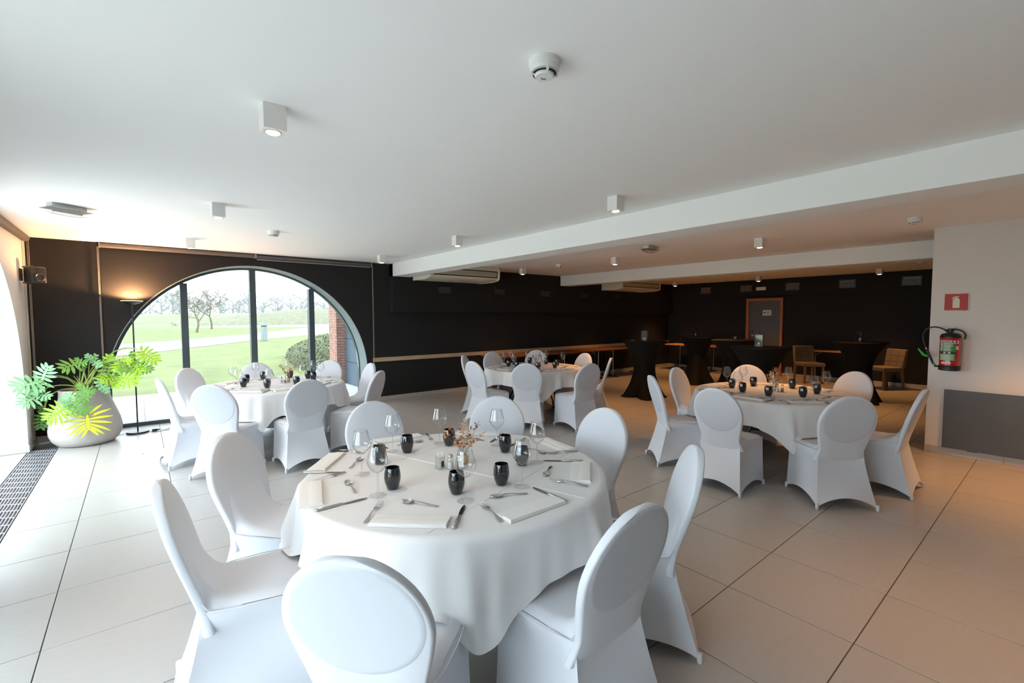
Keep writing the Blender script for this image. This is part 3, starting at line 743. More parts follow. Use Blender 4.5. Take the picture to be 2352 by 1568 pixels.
CH = {
 'T1': ((1.31, 2.07), [('a', .028, 2.223, 'white covered chair seen side-on, leftmost at the foreground table', 'leftmost chair'),
   ('b', .346, 2.924, 'white covered chair with a warm glow, second from left at the foreground table', 'warmly lit left chair'),
   ('c', .399, 1.19, 'white covered chair showing its round back at the bottom edge, left of centre', 'bottom edge chair'),
   ('d', 1.293, .883, 'large white covered chair turned left, nearest on the right of the foreground table', 'large near right chair'),
   ('e', 2.114, 1.133, 'white covered chair leaning right with its front lit, rightmost at the foreground table', 'rightmost chair'),
   ('f', 2.527, 2.03, 'white covered chair facing the camera, right behind the foreground table', 'right rear chair'),
   ('g', 2.235, 2.91, 'white covered chair behind the dried flowers of the foreground table', 'chair behind the flowers'),
   ('h', 1.355, 3.351, 'white covered chair at the back left of the foreground table', 'back left chair')]),
 'T2': ((1.29, 6.18), [('a', .133, 6.024, 'thin side-on white chair, leftmost at the table by the arched window', 'leftmost chair'),
   ('b', .443, 7.076, 'white covered chair before the left mullion at the window table', 'chair before the left mullion'),
   ('c', .502, 5.161, 'white covered chair with its back to us, front left of the window table', 'front left chair'),
   ('d', 1.338, 4.923, 'white chair with a grey round back, front centre of the window table', 'front centre chair'),
   ('e', 1.272, 7.299, 'white covered chair seen against the lawn behind the window table', 'chair against the lawn'),
   ('f', 2.219, 7.001, 'white covered chair before the brick pier at the window table', 'chair before the brick pier'),
   ('g', 2.514, 6.161, 'white chair turned left by the right foot of the arch', 'chair by the arch foot'),
   ('h', 2.228, 5.2, 'white chair seen edge-on, nearest right at the window table', 'near right chair')]),
 'T3': ((4.97, 5.53), [('a', 4.186, 6.424, 'white chair mostly hidden, far left at the middle table', 'far left chair'),
   ('b', 3.71, 5.466, 'white chair in side view, near left at the middle table', 'near left chair'),
   ('c', 4.996, 6.72, 'white chair behind the left side of the middle table under the wooden rail', 'back left chair'),
   ('d', 4.108, 4.726, 'white chair with its round grey back to us, front of the middle table', 'front chair'),
   ('e', 5.915, 6.499, 'white chair directly behind the glasses of the middle table', 'chair behind the glasses'),
   ('f', 6.082, 5.389, 'white chair at the back right of the middle table', 'back right chair'),
   ('g', 4.788, 4.147, 'white chair with its back to us, front right of the middle table', 'front right chair'),
   ('h', 5.682, 4.508, 'narrow side-on white chair, rightmost at the middle table', 'rightmost chair')]),
 'T4': ((5.29, 2.01), [('a', 4.289, 2.881, 'thin side-on white chair, leftmost at the right-hand table', 'leftmost chair'),
   ('b', 5.221, 3.148, 'white chair facing us, back left of the right-hand table', 'back left chair'),
   ('c', 3.949, 1.994, 'white chair with its back to us, front left of the right-hand table', 'front left chair'),
   ('d', 6.229, 2.699, 'warmly lit white chair with a patterned bag, behind the right-hand table', 'warmly lit rear chair'),
   ('e', 6.412, 1.545, 'white chair facing us, back right of the right-hand table', 'back right chair'),
   ('f', 4.371, 1.07, 'white chair with its round back to us, front centre of the right-hand table', 'front centre chair'),
   ('g', 5.29, .774, 'side-on white chair, rightmost at the right-hand table beside the white wall', 'rightmost chair')])}
TN = {'T1': 'foreground table', 'T2': 'window table', 'T3': 'middle table', 'T4': 'right-hand table'}
chair0 = make_chair(); used = False
SEATS = {}
for T, ((cx, cy), lst) in CH.items():
    SEATS[T] = []
    for k, x, y, lab, short in lst:
        a = math.atan2(y-cy, x-cx); r = math.hypot(x-cx, y-cy)
        ox, oy = x-.295*math.cos(a), y-.295*math.sin(a); rz = a+PI/2
        if not used:
            chair0.location = (ox, oy, 0); chair0.rotation_euler = (0, 0, rz); chair0['label'] = lab; chair0['group'] = 'covered chairs at the round tables'; used = True
        else: dup(chair0, (ox, oy, 0), rz, lab, 'covered chairs at the round tables')
        SEATS[T].append((a, r, short, k))

# ------------------------------------------------------------------ round tables and their cloths
TR = .775; TZ = .752
TL = {'T1': 'round folding table under the foreground cloth', 'T2': 'round folding table under the cloth by the arched window', 'T3': 'round folding table under the middle cloth', 'T4': 'round folding table with black bent legs under the right-hand cloth'}
CL = {'T1': 'large white tablecloth with a drooping front corner on the foreground table', 'T2': 'white tablecloth on the round table by the arched window', 'T3': 'white tablecloth on the middle round table before the black wall', 'T4': 'white tablecloth lifted at the front on the right-hand table'}
ROT = {'T1': math.radians(-117), 'T2': math.radians(-118), 'T3': math.radians(-123), 'T4': math.radians(-148)}
LEGROT = {'T1': math.radians(-117), 'T2': math.radians(-118), 'T3': math.radians(-123), 'T4': math.radians(-148)}
def cloth_path(T, a):
    """radius and height as functions of length beyond the table edge, at angle a"""
    c4 = (a-ROT[T]+PI/4) % (PI/2)-PI/4                     # angle from nearest corner
    L = .215+.235*math.exp(-(c4/.23)**2)+.022*math.sin(7*a+ROT[T]*3)
    return c4, L
for T, ((cx, cy), lst) in CH.items():
    t = thing('round_table', TL[T], 'table', (cx, cy, 0), LEGROT[T], 'round tables')
    b = B(); lathe(b, [(.0, .715), (TR-.03, .715), (TR-.012, .722), (TR-.01, .740), (TR-.02, .745), (0, .745)], 56, cap0=False, cap1=False); obj('tabletop', b, M['oak'], t)
    for s in (-1, 1):
        b = B(); tube(b, smooth_path([(s*.30, -.36, .014), (s*.30, -.39, .03), (s*.30, -.36, .20), (s*.30, -.26, .42), (s*.30, -.24, .55), (s*.30, -.24, .71)]), .0135, 10)
        tube(b, smooth_path([(s*.30, .36, .014), (s*.30, .39, .03), (s*.30, .36, .20), (s*.30, .26, .42), (s*.30, .24, .55), (s*.30, .24, .71)]), .0135, 10)
        tube(b, [(s*.30, -.27, .40), (s*.30, .27, .40)], .011, 8); obj('leg_frame', b, M['black_metal'], t, ang=60)
        b = B(); tube(b, [(s*.30, 0, .40), (s*.12, 0, .56), (s*.06, 0, .71)], .010, 8); obj('brace', b, M['black_metal'], t, ang=60)
    # cloth
    b = B(); NA = 320; tops = [0, .18, .36, .52, .64, .72, .755, TR-.004]; nd = 26
    seats = [(s[0]) for s in SEATS[T]]
    rings = []; ce = b.verts.new((0, 0, TZ))
    for r in tops[1:]: rings.append([b.verts.new((r*math.cos(2*PI*i/NA), r*math.sin(2*PI*i/NA), TZ)) for i in range(NA)])
    rnd = random.Random({'T1': 3, 'T2': 8, 'T3': 5, 'T4': 9}[T]); ph = [rnd.uniform(0, 2*PI) for _ in range(4)]
    cols = []
    for i in range(NA):
        a = 2*PI*i/NA; c4, L = cloth_path(T, a); Rr = TR+.006
        cone = math.exp(-(c4/.20)**2)                                     # corner falls in a rounded cone
        flute = math.cos(c4*9.0)*(1-math.exp(-(c4/.25)**2))               # folds beside it
        seatd = min(abs((a-s+PI) % (2*PI)-PI) for s in seats)
        on = max(0, min(1, (.255-seatd)/.05)); on = on*on*(3-2*on)
        zf = .478*on+(.02)*(1-on)
        col = []
        for j in range(1, nd+1):
            l = L*j/nd; f = (l/.24); fo = min(1, f)
            out = .012+.058*fo**1.2*(1-.3*fo) + fo**1.05*(.035*cone+.030*flute+.018*math.sin(5*a+ph[0])+(.040+.024*math.sin(3*a+ph[3]))*(1-2*abs(math.sin(6.5*a+1.4*math.sin(3*a+ph[1])))**.8)+.007*math.sin(37*a+ph[3]))
            z = TZ-.004-l*.985; ext = 0
            if on > 0 and z < zf:
                ext = (zf-z)*on; 
                z = zf
            if z < .02: z = .02+.01*math.sin(7*a)**2
            if L > .5 and l > .45: out -= (l-.45)*.10*cone
            ang = a+ (fo*.035*math.sin(9*a+ph[2]))*(1-on)
            rr = Rr+out*(1-.35*on)+min(ext, .05)*.9+.15*max(0, ext-.05)
            col.append((rr*math.cos(ang), rr*math.sin(ang), z))
        cols.append(col)
    # soften
    for _ in range(2):
        cols = [[tuple((cols[i-1][j][q]+2*cols[i][j][q]+cols[(i+1) % NA][j][q])/4 for q in range(3)) for j in range(nd)] for i in range(NA)]
    for j in range(nd): rings.append([b.verts.new(cols[i][j]) for i in range(NA)])
    for i in range(NA): b.faces.new([ce, rings[0][i], rings[0][(i+1) % NA]])
    for a_, c_ in zip(rings, rings[1:]):
        for i in range(NA): b.faces.new([a_[i], c_[i], c_[(i+1) % NA], a_[(i+1) % NA]])
    o = obj('tablecloth', b, M['cloth'], loc=(cx, cy, 0), ang=85); tag(o, CL[T], 'tablecloth', 'white tablecloths')
    # pressed fold lines: slim raised creases crossing the cloth
    b = B(); ca = ROT[T]+PI/4
    for off, dirr in ((-.01, 0), (.36, PI/2), (-.38, PI/2)):
        d = Vector((math.cos(ca+dirr), math.sin(ca+dirr), 0)); n_ = Vector((-d.y, d.x, 0)); Ln = math.sqrt((TR-.03)**2-off**2)
        p0, p1 = n_*off-d*Ln, n_*off+d*Ln; w = .006
        v = [b.verts.new(p+n_*k*w+Vector((0, 0, TZ+(.0022 if k == 0 else -.0003)))) for p in (p0, p1) for k in (-1, 0, 1)]
        b.faces.new([v[0], v[3], v[4], v[1]]); b.faces.new([v[1], v[4], v[5], v[2]])
    bmesh.ops.recalc_face_normals(b, faces=b.faces); obj('pressed_crease', b, M['cloth'], o, ang=10)

# ------------------------------------------------------------------ place settings
ZT = TZ+.0006
def mk_wine():
    t = thing('wine_glass', '', 'wine glass')
    b = B(); lathe(b, [(0, .0008), (.038, .0008), (.039, .002), (.030, .0035), (.010, .006), (.0045, .011), (.0038, .02)], 32, cap0=False, cap1=False); obj('foot', b, M['glass_foot'], t, ang=50)
    b = B(); lathe(b, [(.0038, .018), (.0034, .06), (.0038, .095), (.006, .108)], 12, cap0=False, cap1=False); obj('stem', b, M['glass'], t, ang=60)
    b = B(); lathe(b, [(.004, .106), (.018, .113), (.036, .132), (.0455, .150), (.0475, .158), (.046, .168), (.040, .195), (.034, .218), (.0315, .230)], 36, cap0=False, cap1=False)
    lathe(b, [(.0311, .230), (.0328, .2301), (.0328, .2285), (.0311, .2285), (.0311, .230)], 36, cap0=False, cap1=False)
    obj('bowl', b, M['glass'], t, ang=60); return t
def mk_tumbler():
    b = B(); lathe(b, [(0, .001), (.022, .001), (.027, .006), (.036, .035), (.039, .055), (.038, .075), (.033, .102), (.0325, .104), (.030, .104), (.030, .102), (.035, .075), (.036, .055), (.033, .035), (.022, .010), (0, .009)], 36, cap0=False, cap1=False)
    o = obj('tumbler', b, M['tumbler'], ang=60); return tag(o, '', 'glass')
def bladed(b, pts, th=.0018):
    """pts: (along, halfwidth, z, cup) sections"""
    rows = []
    for l, w, z, cup in pts:
        rows.append([b.verts.new((s*w, l, z+cup*(s*s))) for s in (-1, -.5, 0, .5, 1)])
    fs = []
    for a, c in zip(rows, rows[1:]):
        for i in range(4): fs.append(b.faces.new([a[i], a[i+1], c[i+1], c[i]]))
    bmesh.ops.recalc_face_normals(b, faces=fs); bmesh.ops.solidify(b, geom=fs, thickness=th); return b
HAND = [(-.100, .002, .003, 0), (-.098, .0075, .003, 0), (-.090, .0085, .003, 0), (-.06, .0055, .006, 0), (-.02, .003, .012, 0), (.015, .0026, .0125, 0)]
def mk_fork():
    t = thing('fork', '', 'fork'); b = B(); bladed(b, HAND, .0025); obj('handle', b, M['steel'], t, ang=50)
    b = B(); bladed(b, [(.014, .0026, .0125, 0), (.028, .006, .010, .001), (.040, .0115, .006, .002), (.052, .0125, .004, .002)]); 
    for s in (-1, -.34, .34, 1): tube(b, [(s*.0108, .050, .006), (s*.0108, .075, .0045), (s*.0104, .098, .010)], [.0014, .0012, .0007], 6)
    obj('tines', b, M['steel'], t, ang=50); return t
def mk_spoon():
    t = thing('spoon', '', 'spoon'); b = B(); bladed(b, [(l, w*.95, z, c) for l, w, z, c in HAND], .0025); obj('handle', b, M['steel'], t, ang=50)
    b = B(); pts = []
    for i in range(11):
        u = i/10; w = .0185*math.sin(PI*(.06+.94*u))**.55*(1-.12*u) if i < 10 else .003
        pts.append((.014+u*.062, max(w, .0028), .011-.009*math.sin(PI*min(1, u*1.05)), .0075*math.sin(PI*u)))
    bladed(b, pts, .0014); obj('bowl', b, M['steel'], t, ang=60); return t
def mk_knife():
    t = thing('knife', '', 'knife'); b = B(); tube(b, [(0, -.110, .0062), (0, -.106, .0062), (0, -.06, .0058), (0, .0, .005), (0, .006, .005)], [.004, .0062, .0058, .0042, .003], 10); 
    bmesh.ops.scale(b, verts=b.verts, vec=(1.35, 1, 1)); obj('handle', b, M['steel'], t, ang=60)
    b = B(); pts = [(.004, .0035, .004, 0), (.02, .0075, .0035, 0), (.06, .0088, .003, 0), (.09, .0078, .0028, 0), (.108, .0042, .0027, 0), (.113, .001, .0027, 0)]
    bladed(b, pts, .0014); obj('blade', b, M['dark_steel'], t, ang=60); return t
def mk_napkin():
    t = B(); Ln, Wd = .155, .052
    # three stacked folded layers with one rounded long edge
    for k, (w0, w1, z0, z1) in enumerate(((-Wd, Wd, .0005, .0065), (-Wd+.006, Wd-.002, .0066, .0125), (-.004, Wd-.004, .0126, .0175))):
        r = (z1-z0)/2; zc = (z0+z1)/2; sec = [(w0, z0+.0012), (w0, z1-.001), (w0+.004, z1)]+[(w1-r+r*math.sin(PI*q/6), zc+r*math.cos(PI*q/6)) for q in range(0, 7)]+[(w0+.004, z0)]
        A = []; nseg = 12
        for i in range(nseg+1):
            y = -Ln+2*Ln*i/nseg; y *= (1-.01*k); wob = .0009*math.sin(5*y*9+k)
            A.append([t.verts.new((x, y, z+wob*(1 if z > .002 else 0))) for x, z in sec])
        for a, c in zip(A, A[1:]):
            for i in range(len(sec)): t.faces.new([a[i], a[(i+1) % len(sec)], c[(i+1) % len(sec)], c[i]])
        t.faces.new(A[0][::-1]); t.faces.new(A[-1])
    bmesh.ops.recalc_face_normals(t, faces=t.faces)
    bmesh.ops.scale(t, verts=t.verts, vec=(1, 1, .72)); o = obj('napkin', t, M['napkin'], ang=40); return tag(o, '', 'napkin')
PR = {'wine': mk_wine(), 'tumbler': mk_tumbler(), 'fork': mk_fork(), 'spoon': mk_spoon(), 'knife': mk_knife(), 'napkin': mk_napkin()}
DONE = set()
def put(kind, x, y, rz, label, group, z=ZT):
    o = PR[kind]
    if kind not in DONE:
        DONE.add(kind); o.location = (x, y, z); o.rotation_euler = (0, 0, rz); o['label'] = label; o['group'] = group; return o
    return dup(o, (x, y, z), rz, label, group)
TUM = {'T1': [(1.232,2.51),(.911,2.015),(1.506,2.477),(1.691,2.137),(1.343,1.728),(1.61,1.887),(1.114,1.771),(1.014,2.412)],
 'T2': [(.936,6.131),(1.026,6.504),(1.135,5.872),(1.254,6.712),(1.57,6.661),(1.456,5.887),(1.731,6.42),(1.743,6.217)],
 'T3': [(4.698,5.842),(4.958,6.004),(5.297,5.991),(4.812,5.254),(5.422,5.709),(5.12,5.188),(5.407,5.426)],
 'T4': [(5.236,2.435),(5.021,2.221),(5.574,2.344),(4.963,1.936),(5.719,1.981),(5.168,1.692),(5.509,1.673)]}
WIN = {'T1': [(.873,2.301),(1.181,2.567),(1.486,2.56),(.823,1.978),(1.098,1.672),(1.402,1.641),(1.705,1.868),(1.74,2.284)],
 'T2': [(.862,5.998),(.867,6.382),(1.181,6.762),(1.133,5.758),(1.574,6.78),(1.543,5.958),(1.837,6.526),(1.82,6.176)],
 'T3': [(4.732,6.001),(4.979,6.12),(4.645,5.60),(5.315,6.09),(5.56,5.85),(5.448,5.391),(4.717,5.13)],
 'T4': [(5.30,2.526),(4.909,2.224),(5.50,2.43),(4.902,1.861),(5.80,2.055),(5.134,1.589),(5.663,1.64)]}
def assign(T, pts):
    (cx, cy), lst = CH[T]; free = list(range(len(SEATS[T]))); out = {}
    cost = sorted((abs((math.atan2(y-cy, x-cx)-SEATS[T][s][0]+PI) % (2*PI)-PI), p, s) for p, (x, y) in enumerate(pts) for s in free)
    up, us = set(), set()
    for c, p, s in cost:
        if p in up or s in us: continue
        up.add(p); us.add(s); out[s] = pts[p]
    return out
# surveyed cutlery of the foreground table: centre of handle end and of the working end, napkin centre and axis
CUT = {'a': dict(n=((.604,2.194),(.637,2.353),(.542,2.02)), f=((.652,2.351),(.78,2.37)), k=((.539,1.979),(.782,1.978)), s=((.756,2.076),(.777,2.263))),
 'b': dict(n=((.79,2.62),(.905,2.76),(.69,2.49)), f=((.94,2.80),(1.01,2.655)), k=((.637,2.521),(.825,2.374)), s=((.861,2.438),(.986,2.582))),
 'c': dict(n=((.815,1.638),(.937,1.524),(.692,1.751)), f=((.653,1.722),(.813,1.905)), k=((.908,1.47),(1.067,1.632)), s=((.974,1.692),(.86,1.866))),
 'd': dict(n=((1.266,1.419),(1.424,1.417),(1.108,1.42)), f=((1.086,1.376),(1.136,1.627)), k=((1.428,1.364),(1.433,1.609)), s=((1.344,1.567),(1.2,1.63))),
 'e': dict(n=((1.773,1.600),(1.903,1.714),(1.643,1.485)), f=((1.652,1.431),(1.558,1.632)), k=((1.90,1.72),(1.763,1.855)), s=((1.698,1.754),(1.58,1.668))),
 'f': dict(n=((2.02,2.045),(2.047,2.2),(2.0,1.89)), f=((2.027,1.87),(1.862,1.941)), k=((1.95,2.27),(1.80,2.215)), s=((1.84,2.058),(1.846,1.986))),
 'g': dict(n=((1.815,2.60),(1.925,2.49),(1.70,2.71)), f=((1.663,2.72),(1.60,2.55)), k=((1.90,2.45),(1.779,2.38)), s=((1.72,2.46),(1.66,2.56))),
 'h': dict(n=((1.33,2.83),(1.48,2.81),(1.17,2.85)), f=((1.52,2.79),(1.48,2.66)), k=((1.153,2.884),(1.173,2.645)), s=((1.28,2.68),(1.42,2.67)))}
rnd = random.Random(21)
for T, ((cx, cy), lst) in CH.items():
    ta, wa = assign(T, TUM[T]), assign(T, WIN[T]); tn = TN[T]
    for s, (a, r, short, key) in enumerate(SEATS[T]):
        def P2(rr, off): return (cx+rr*math.cos(a)-off*math.sin(a), cy+rr*math.sin(a)+off*math.cos(a))
        if T != 'T1' and s not in ta: ta[s] = P2(.33, -.04)
        if T != 'T1' and s not in wa: wa[s] = P2(.43, -.10)
        x, y = ta[s]; put('tumbler', x, y, rnd.uniform(0, 6), 'black glass tumbler at the %s, before the %s' % (tn, short), 'black tumblers on the round tables')
        x, y = wa[s]
        if math.hypot(x-ta[s][0], y-ta[s][1]) < .09: 
            dx, dy = x-ta[s][0], y-ta[s][1]; l = math.hypot(dx, dy) or 1; x, y = ta[s][0]+dx/l*.092, ta[s][1]+dy/l*.092
        put('wine', x, y, rnd.uniform(0, 6), 'empty stemmed wine glass at the %s, before the %s' % (tn, short), 'wine glasses on the round tables')
        if T == 'T1':
            c = CUT[key]
            def place(kind, p, q, lab, ln, zz=ZT):
                d = math.atan2(q[1]-p[1], q[0]-p[0])-PI/2; mx_, my_ = (p[0]+q[0])/2, (p[1]+q[1])/2
                put(kind, mx_, my_, d, lab % (tn, short), {'fork': 'forks', 'knife': 'knives', 'spoon': 'spoons', 'napkin': 'napkins'}[kind]+' on the round tables', zz)
            place('napkin', c['n'][2], c['n'][1], 'folded white napkin on the %s, before the %s', .3)
            place('fork', c['f'][0], c['f'][1], 'steel fork on the %s, before the %s', .2, ZT+.001)
            place('knife', c['k'][0], c['k'][1], 'steel knife on the %s, before the %s', .22, ZT+.001)
            place('spoon', c['s'][0], c['s'][1], 'steel dessert spoon on the %s, before the %s', .2)
        else:
            j = lambda q: rnd.uniform(-q, q)
            for kind, rr, off, da, lab in (('napkin', .60, j(.01), PI/2+j(.06), 'folded white napkin on the %s, before the %s'), ('fork', .60, -.18+j(.008), PI+j(.14), 'steel fork on the %s, before the %s'), ('knife', .60, .18+j(.008), PI+j(.14), 'steel knife on the %s, before the %s'), ('spoon', .485, .03+j(.02), PI/2+j(.3), 'steel dessert spoon on the %s, before the %s')):
                x, y = P2(rr, off)
                put(kind, x, y, a+da-PI/2, lab % (tn, short), {'fork': 'forks', 'knife': 'knives', 'spoon': 'spoons', 'napkin': 'napkins'}[kind]+' on the round tables', ZT+(.001 if kind in ('fork', 'knife') else 0))
# seated centrepieces: vase with dried flowers, salt and pepper
def leafshape(b, p, d, n, l, w, mi=0):
    d = d.normalized(); s = d.cross(n).normalized(); n2 = s.cross(d)
    v = [b.verts.new(p), b.verts.new(p+d*l*.35+s*w+n2*w*.2), b.verts.new(p+d*l*.75+s*w*.7), b.verts.new(p+d*l), b.verts.new(p+d*l*.75-s*w*.7), b.verts.new(p+d*l*.35-s*w+n2*w*.2), b.verts.new(p+d*l*.5-n2*w*.25)]
    for i in range(6): b.faces.new([v[i], v[(i+1) % 6], v[6]]).material_index = mi
def centrepiece(T, x, y, seed, lab, big=1):
    r = random.Random(seed); t = thing('flower_vase', 'small glass vase of dried orange leaves and flowers on the '+lab, 'vase', (x, y, ZT), r.uniform(0, 6), 'flower vases on the round tables')
    b = B(); lathe(b, [(0, .001), (.026, .001), (.029, .006), (.030, .04), (.027, .065), (.024, .078), (.026, .088)], 24, cap0=False, cap1=False); lathe(b, [(.0245, .086), (.0265, .088), (.0265, .0895), (.0245, .0895)], 24, cap0=False, cap1=False); obj('vase', b, M['glass'], t, ang=60)
    b = B(); lathe(b, [(0, .002), (.022, .002), (.024, .03), (.022, .045), (0, .046)], 16, cap0=False, cap1=False); obj('pebbles', b, M['dry_pale'], t)
    for k in range(7):
        a = k*2*PI/7+r.uniform(-.3, .3); sp = r.uniform(.05, .11)*big; h = r.uniform(.14, .20)*big
        b = B(); pts = [Vector((0, 0, .03)), Vector((sp*.25*math.cos(a), sp*.25*math.sin(a), .09)), Vector((sp*.7*math.cos(a), sp*.7*math.sin(a), h*.8)), Vector((sp*math.cos(a), sp*math.sin(a), h))]
        tube(b, pts, [.0014, .0012, .001, .0006], 5); st = obj('dried_sprig', b, M['dry_stem'], t)
        b = B()
        for q in range(18 if k % 2 == 0 else 11):
            f = r.uniform(.35, 1); i0 = min(2, int(f*3)); p = pts[i0].lerp(pts[i0+1], f*3-i0); dr = Vector((r.uniform(-1, 1), r.uniform(-1, 1), r.uniform(-.2, 1)))
            leafshape(b, p+dr.normalized()*.004, dr, Vector((r.uniform(-.5, .5), r.uniform(-.5, .5), 1)), r.uniform(.014, .026), r.uniform(.005, .009))
        obj('dried_leaves', b, M['dry_leaf'], st, ang=60, kind='stuff')
    b = B()
    for q in range(150):
        z = r.uniform(.10, .225)*big; rr = .035*math.sin(PI*(z/big-.08)/.17)**.8 if z/big < .24 else .01; a = r.uniform(0, 6.3); p = Vector((rr*r.random()*math.cos(a)-.008, rr*r.random()*math.sin(a), z))
        leafshape(b, p, Vector((r.uniform(-1, 1), r.uniform(-1, 1), r.uniform(.2, 1))), Vector((0, .3, 1)), .010, .0022)
    obj('feathery_flower', b, M['dry_pale'], t, ang=60, kind='stuff')
def shaker(x, y, top, lab, group='salt and pepper shakers'):
    t = thing('shaker', lab, 'shaker', (x, y, ZT), .4, group)
    b = B(); lathe(b, [(0, .001), (.016, .001), (.0175, .006), (.0175, .055), (.013, .064)], 16, cap0=False, cap1=False); obj('glass_body', b, M['clear'], t, ang=60)
    b = B(); lathe(b, [(0, .003), (.0145, .003), (.0145, .04), (0, .041)], 16, cap0=False, cap1=False); obj('filling', b, M[top], t)
    b = B(); lathe(b, [(.0135, .063), (.0135, .070), (.010, .078), (0, .081)], 16, cap0=False); obj('metal_cap', b, M['steel'], t, ang=60)
for T, vx, vy, sx, sy in (('T1', 1.385, 2.12, 1.275, 2.085), ('T2', 1.45, 6.27, 1.36, 6.22), ('T3', 5.10, 5.60, 5.02, 5.50), ('T4', 5.42, 2.05, 5.33, 1.99)):
    centrepiece(T, vx, vy, {'T1': 4, 'T2': 5, 'T3': 6, 'T4': 7}[T], TN[T], 1.12)
    shaker(sx, sy, 'label_white', 'small glass salt shaker on the '+TN[T]); shaker(sx+.035, sy-.035, 'dark_steel', 'small glass pepper shaker on the '+TN[T])
t = thing('toothpick_holder', 'square glass holder with a dark label beside the shakers of the foreground table', 'holder', (1.235, 2.125, ZT), .2)
b = B()
for k in range(4):
    q = B(); box(q, -.019, .019, .0172, .0192, .001, .068); bmesh.ops.rotate(q, verts=q.verts, matrix=Matrix.Rotation(k*PI/2, 3, 'Z')); me_ = bpy.data.meshes.new('q'); q.to_mesh(me_); b.from_mesh(me_); bpy.data.meshes.remove(me_); q.free()
obj('glass_wall', b, M['clear'], t)
b = B(); box(b, -.010, .010, -.0205, -.0195, .012, .045); obj('label', b, M['sign_dark'], t)
for k in range(9):
    b = B(); a = k*.7; tube(b, [(.008*math.cos(a), .008*math.sin(a), .004), (.015*math.cos(a), .015*math.sin(a), .095)], [.0022, .0008], 6); obj('wrapped_toothpick', b, M['napkin'], t)
# patterned bag on the chair behind the right-hand table
t = thing('patterned_bag', 'small black and cream patterned bag hanging on the warmly lit rear chair', 'bag', (6.42, 2.47, .72), .9)
b = B(); grid(b, 12, 8, lambda u, v: (.055*math.cos(2*PI*u)*(1-.3*v**3)*(.9+.2*math.sin(3*v)), .02*math.sin(2*PI*u)*(1-.5*v**3), -.10+.22*v)); obj('bag_body', b, M['print_cloth'], t, ang=60)
b = B(); rr_ = random.Random(2)
for k in range(16):
    u, v = rr_.random(), rr_.random(); lathe(b, [(.009+.006*rr_.random(), .0), (0, .0008)], 7, cap0=False, c=(0, 0, 0)); vs_ = b.verts[-8:] if False else None
    b.verts.ensure_lookup_table(); new = b.verts[-8:]; a = 2*PI*u; c = Vector((.057*math.cos(a)*(1-.3*v**3)*(.9+.2*math.sin(3*v)), .0215*math.sin(a)*(1-.5*v**3), -.09+.2*v)); n_ = Vector((math.cos(a)*.35, math.sin(a), 0)).normalized()
    mtx = Vector((0, 0, 1)).rotation_difference(n_).to_matrix()
    for vv in new: vv.co = mtx @ vv.co + c + n_*.001
obj('dark_patches', b, M['sign_dark'], t, ang=60, kind='stuff')
b = B(); tube(b, [(-.03, 0, .10), (-.02, .0, .17), (.01, -.03, .19), (.03, 0, .10)], .004, 6); obj('strap', b, M['rubber'], t)

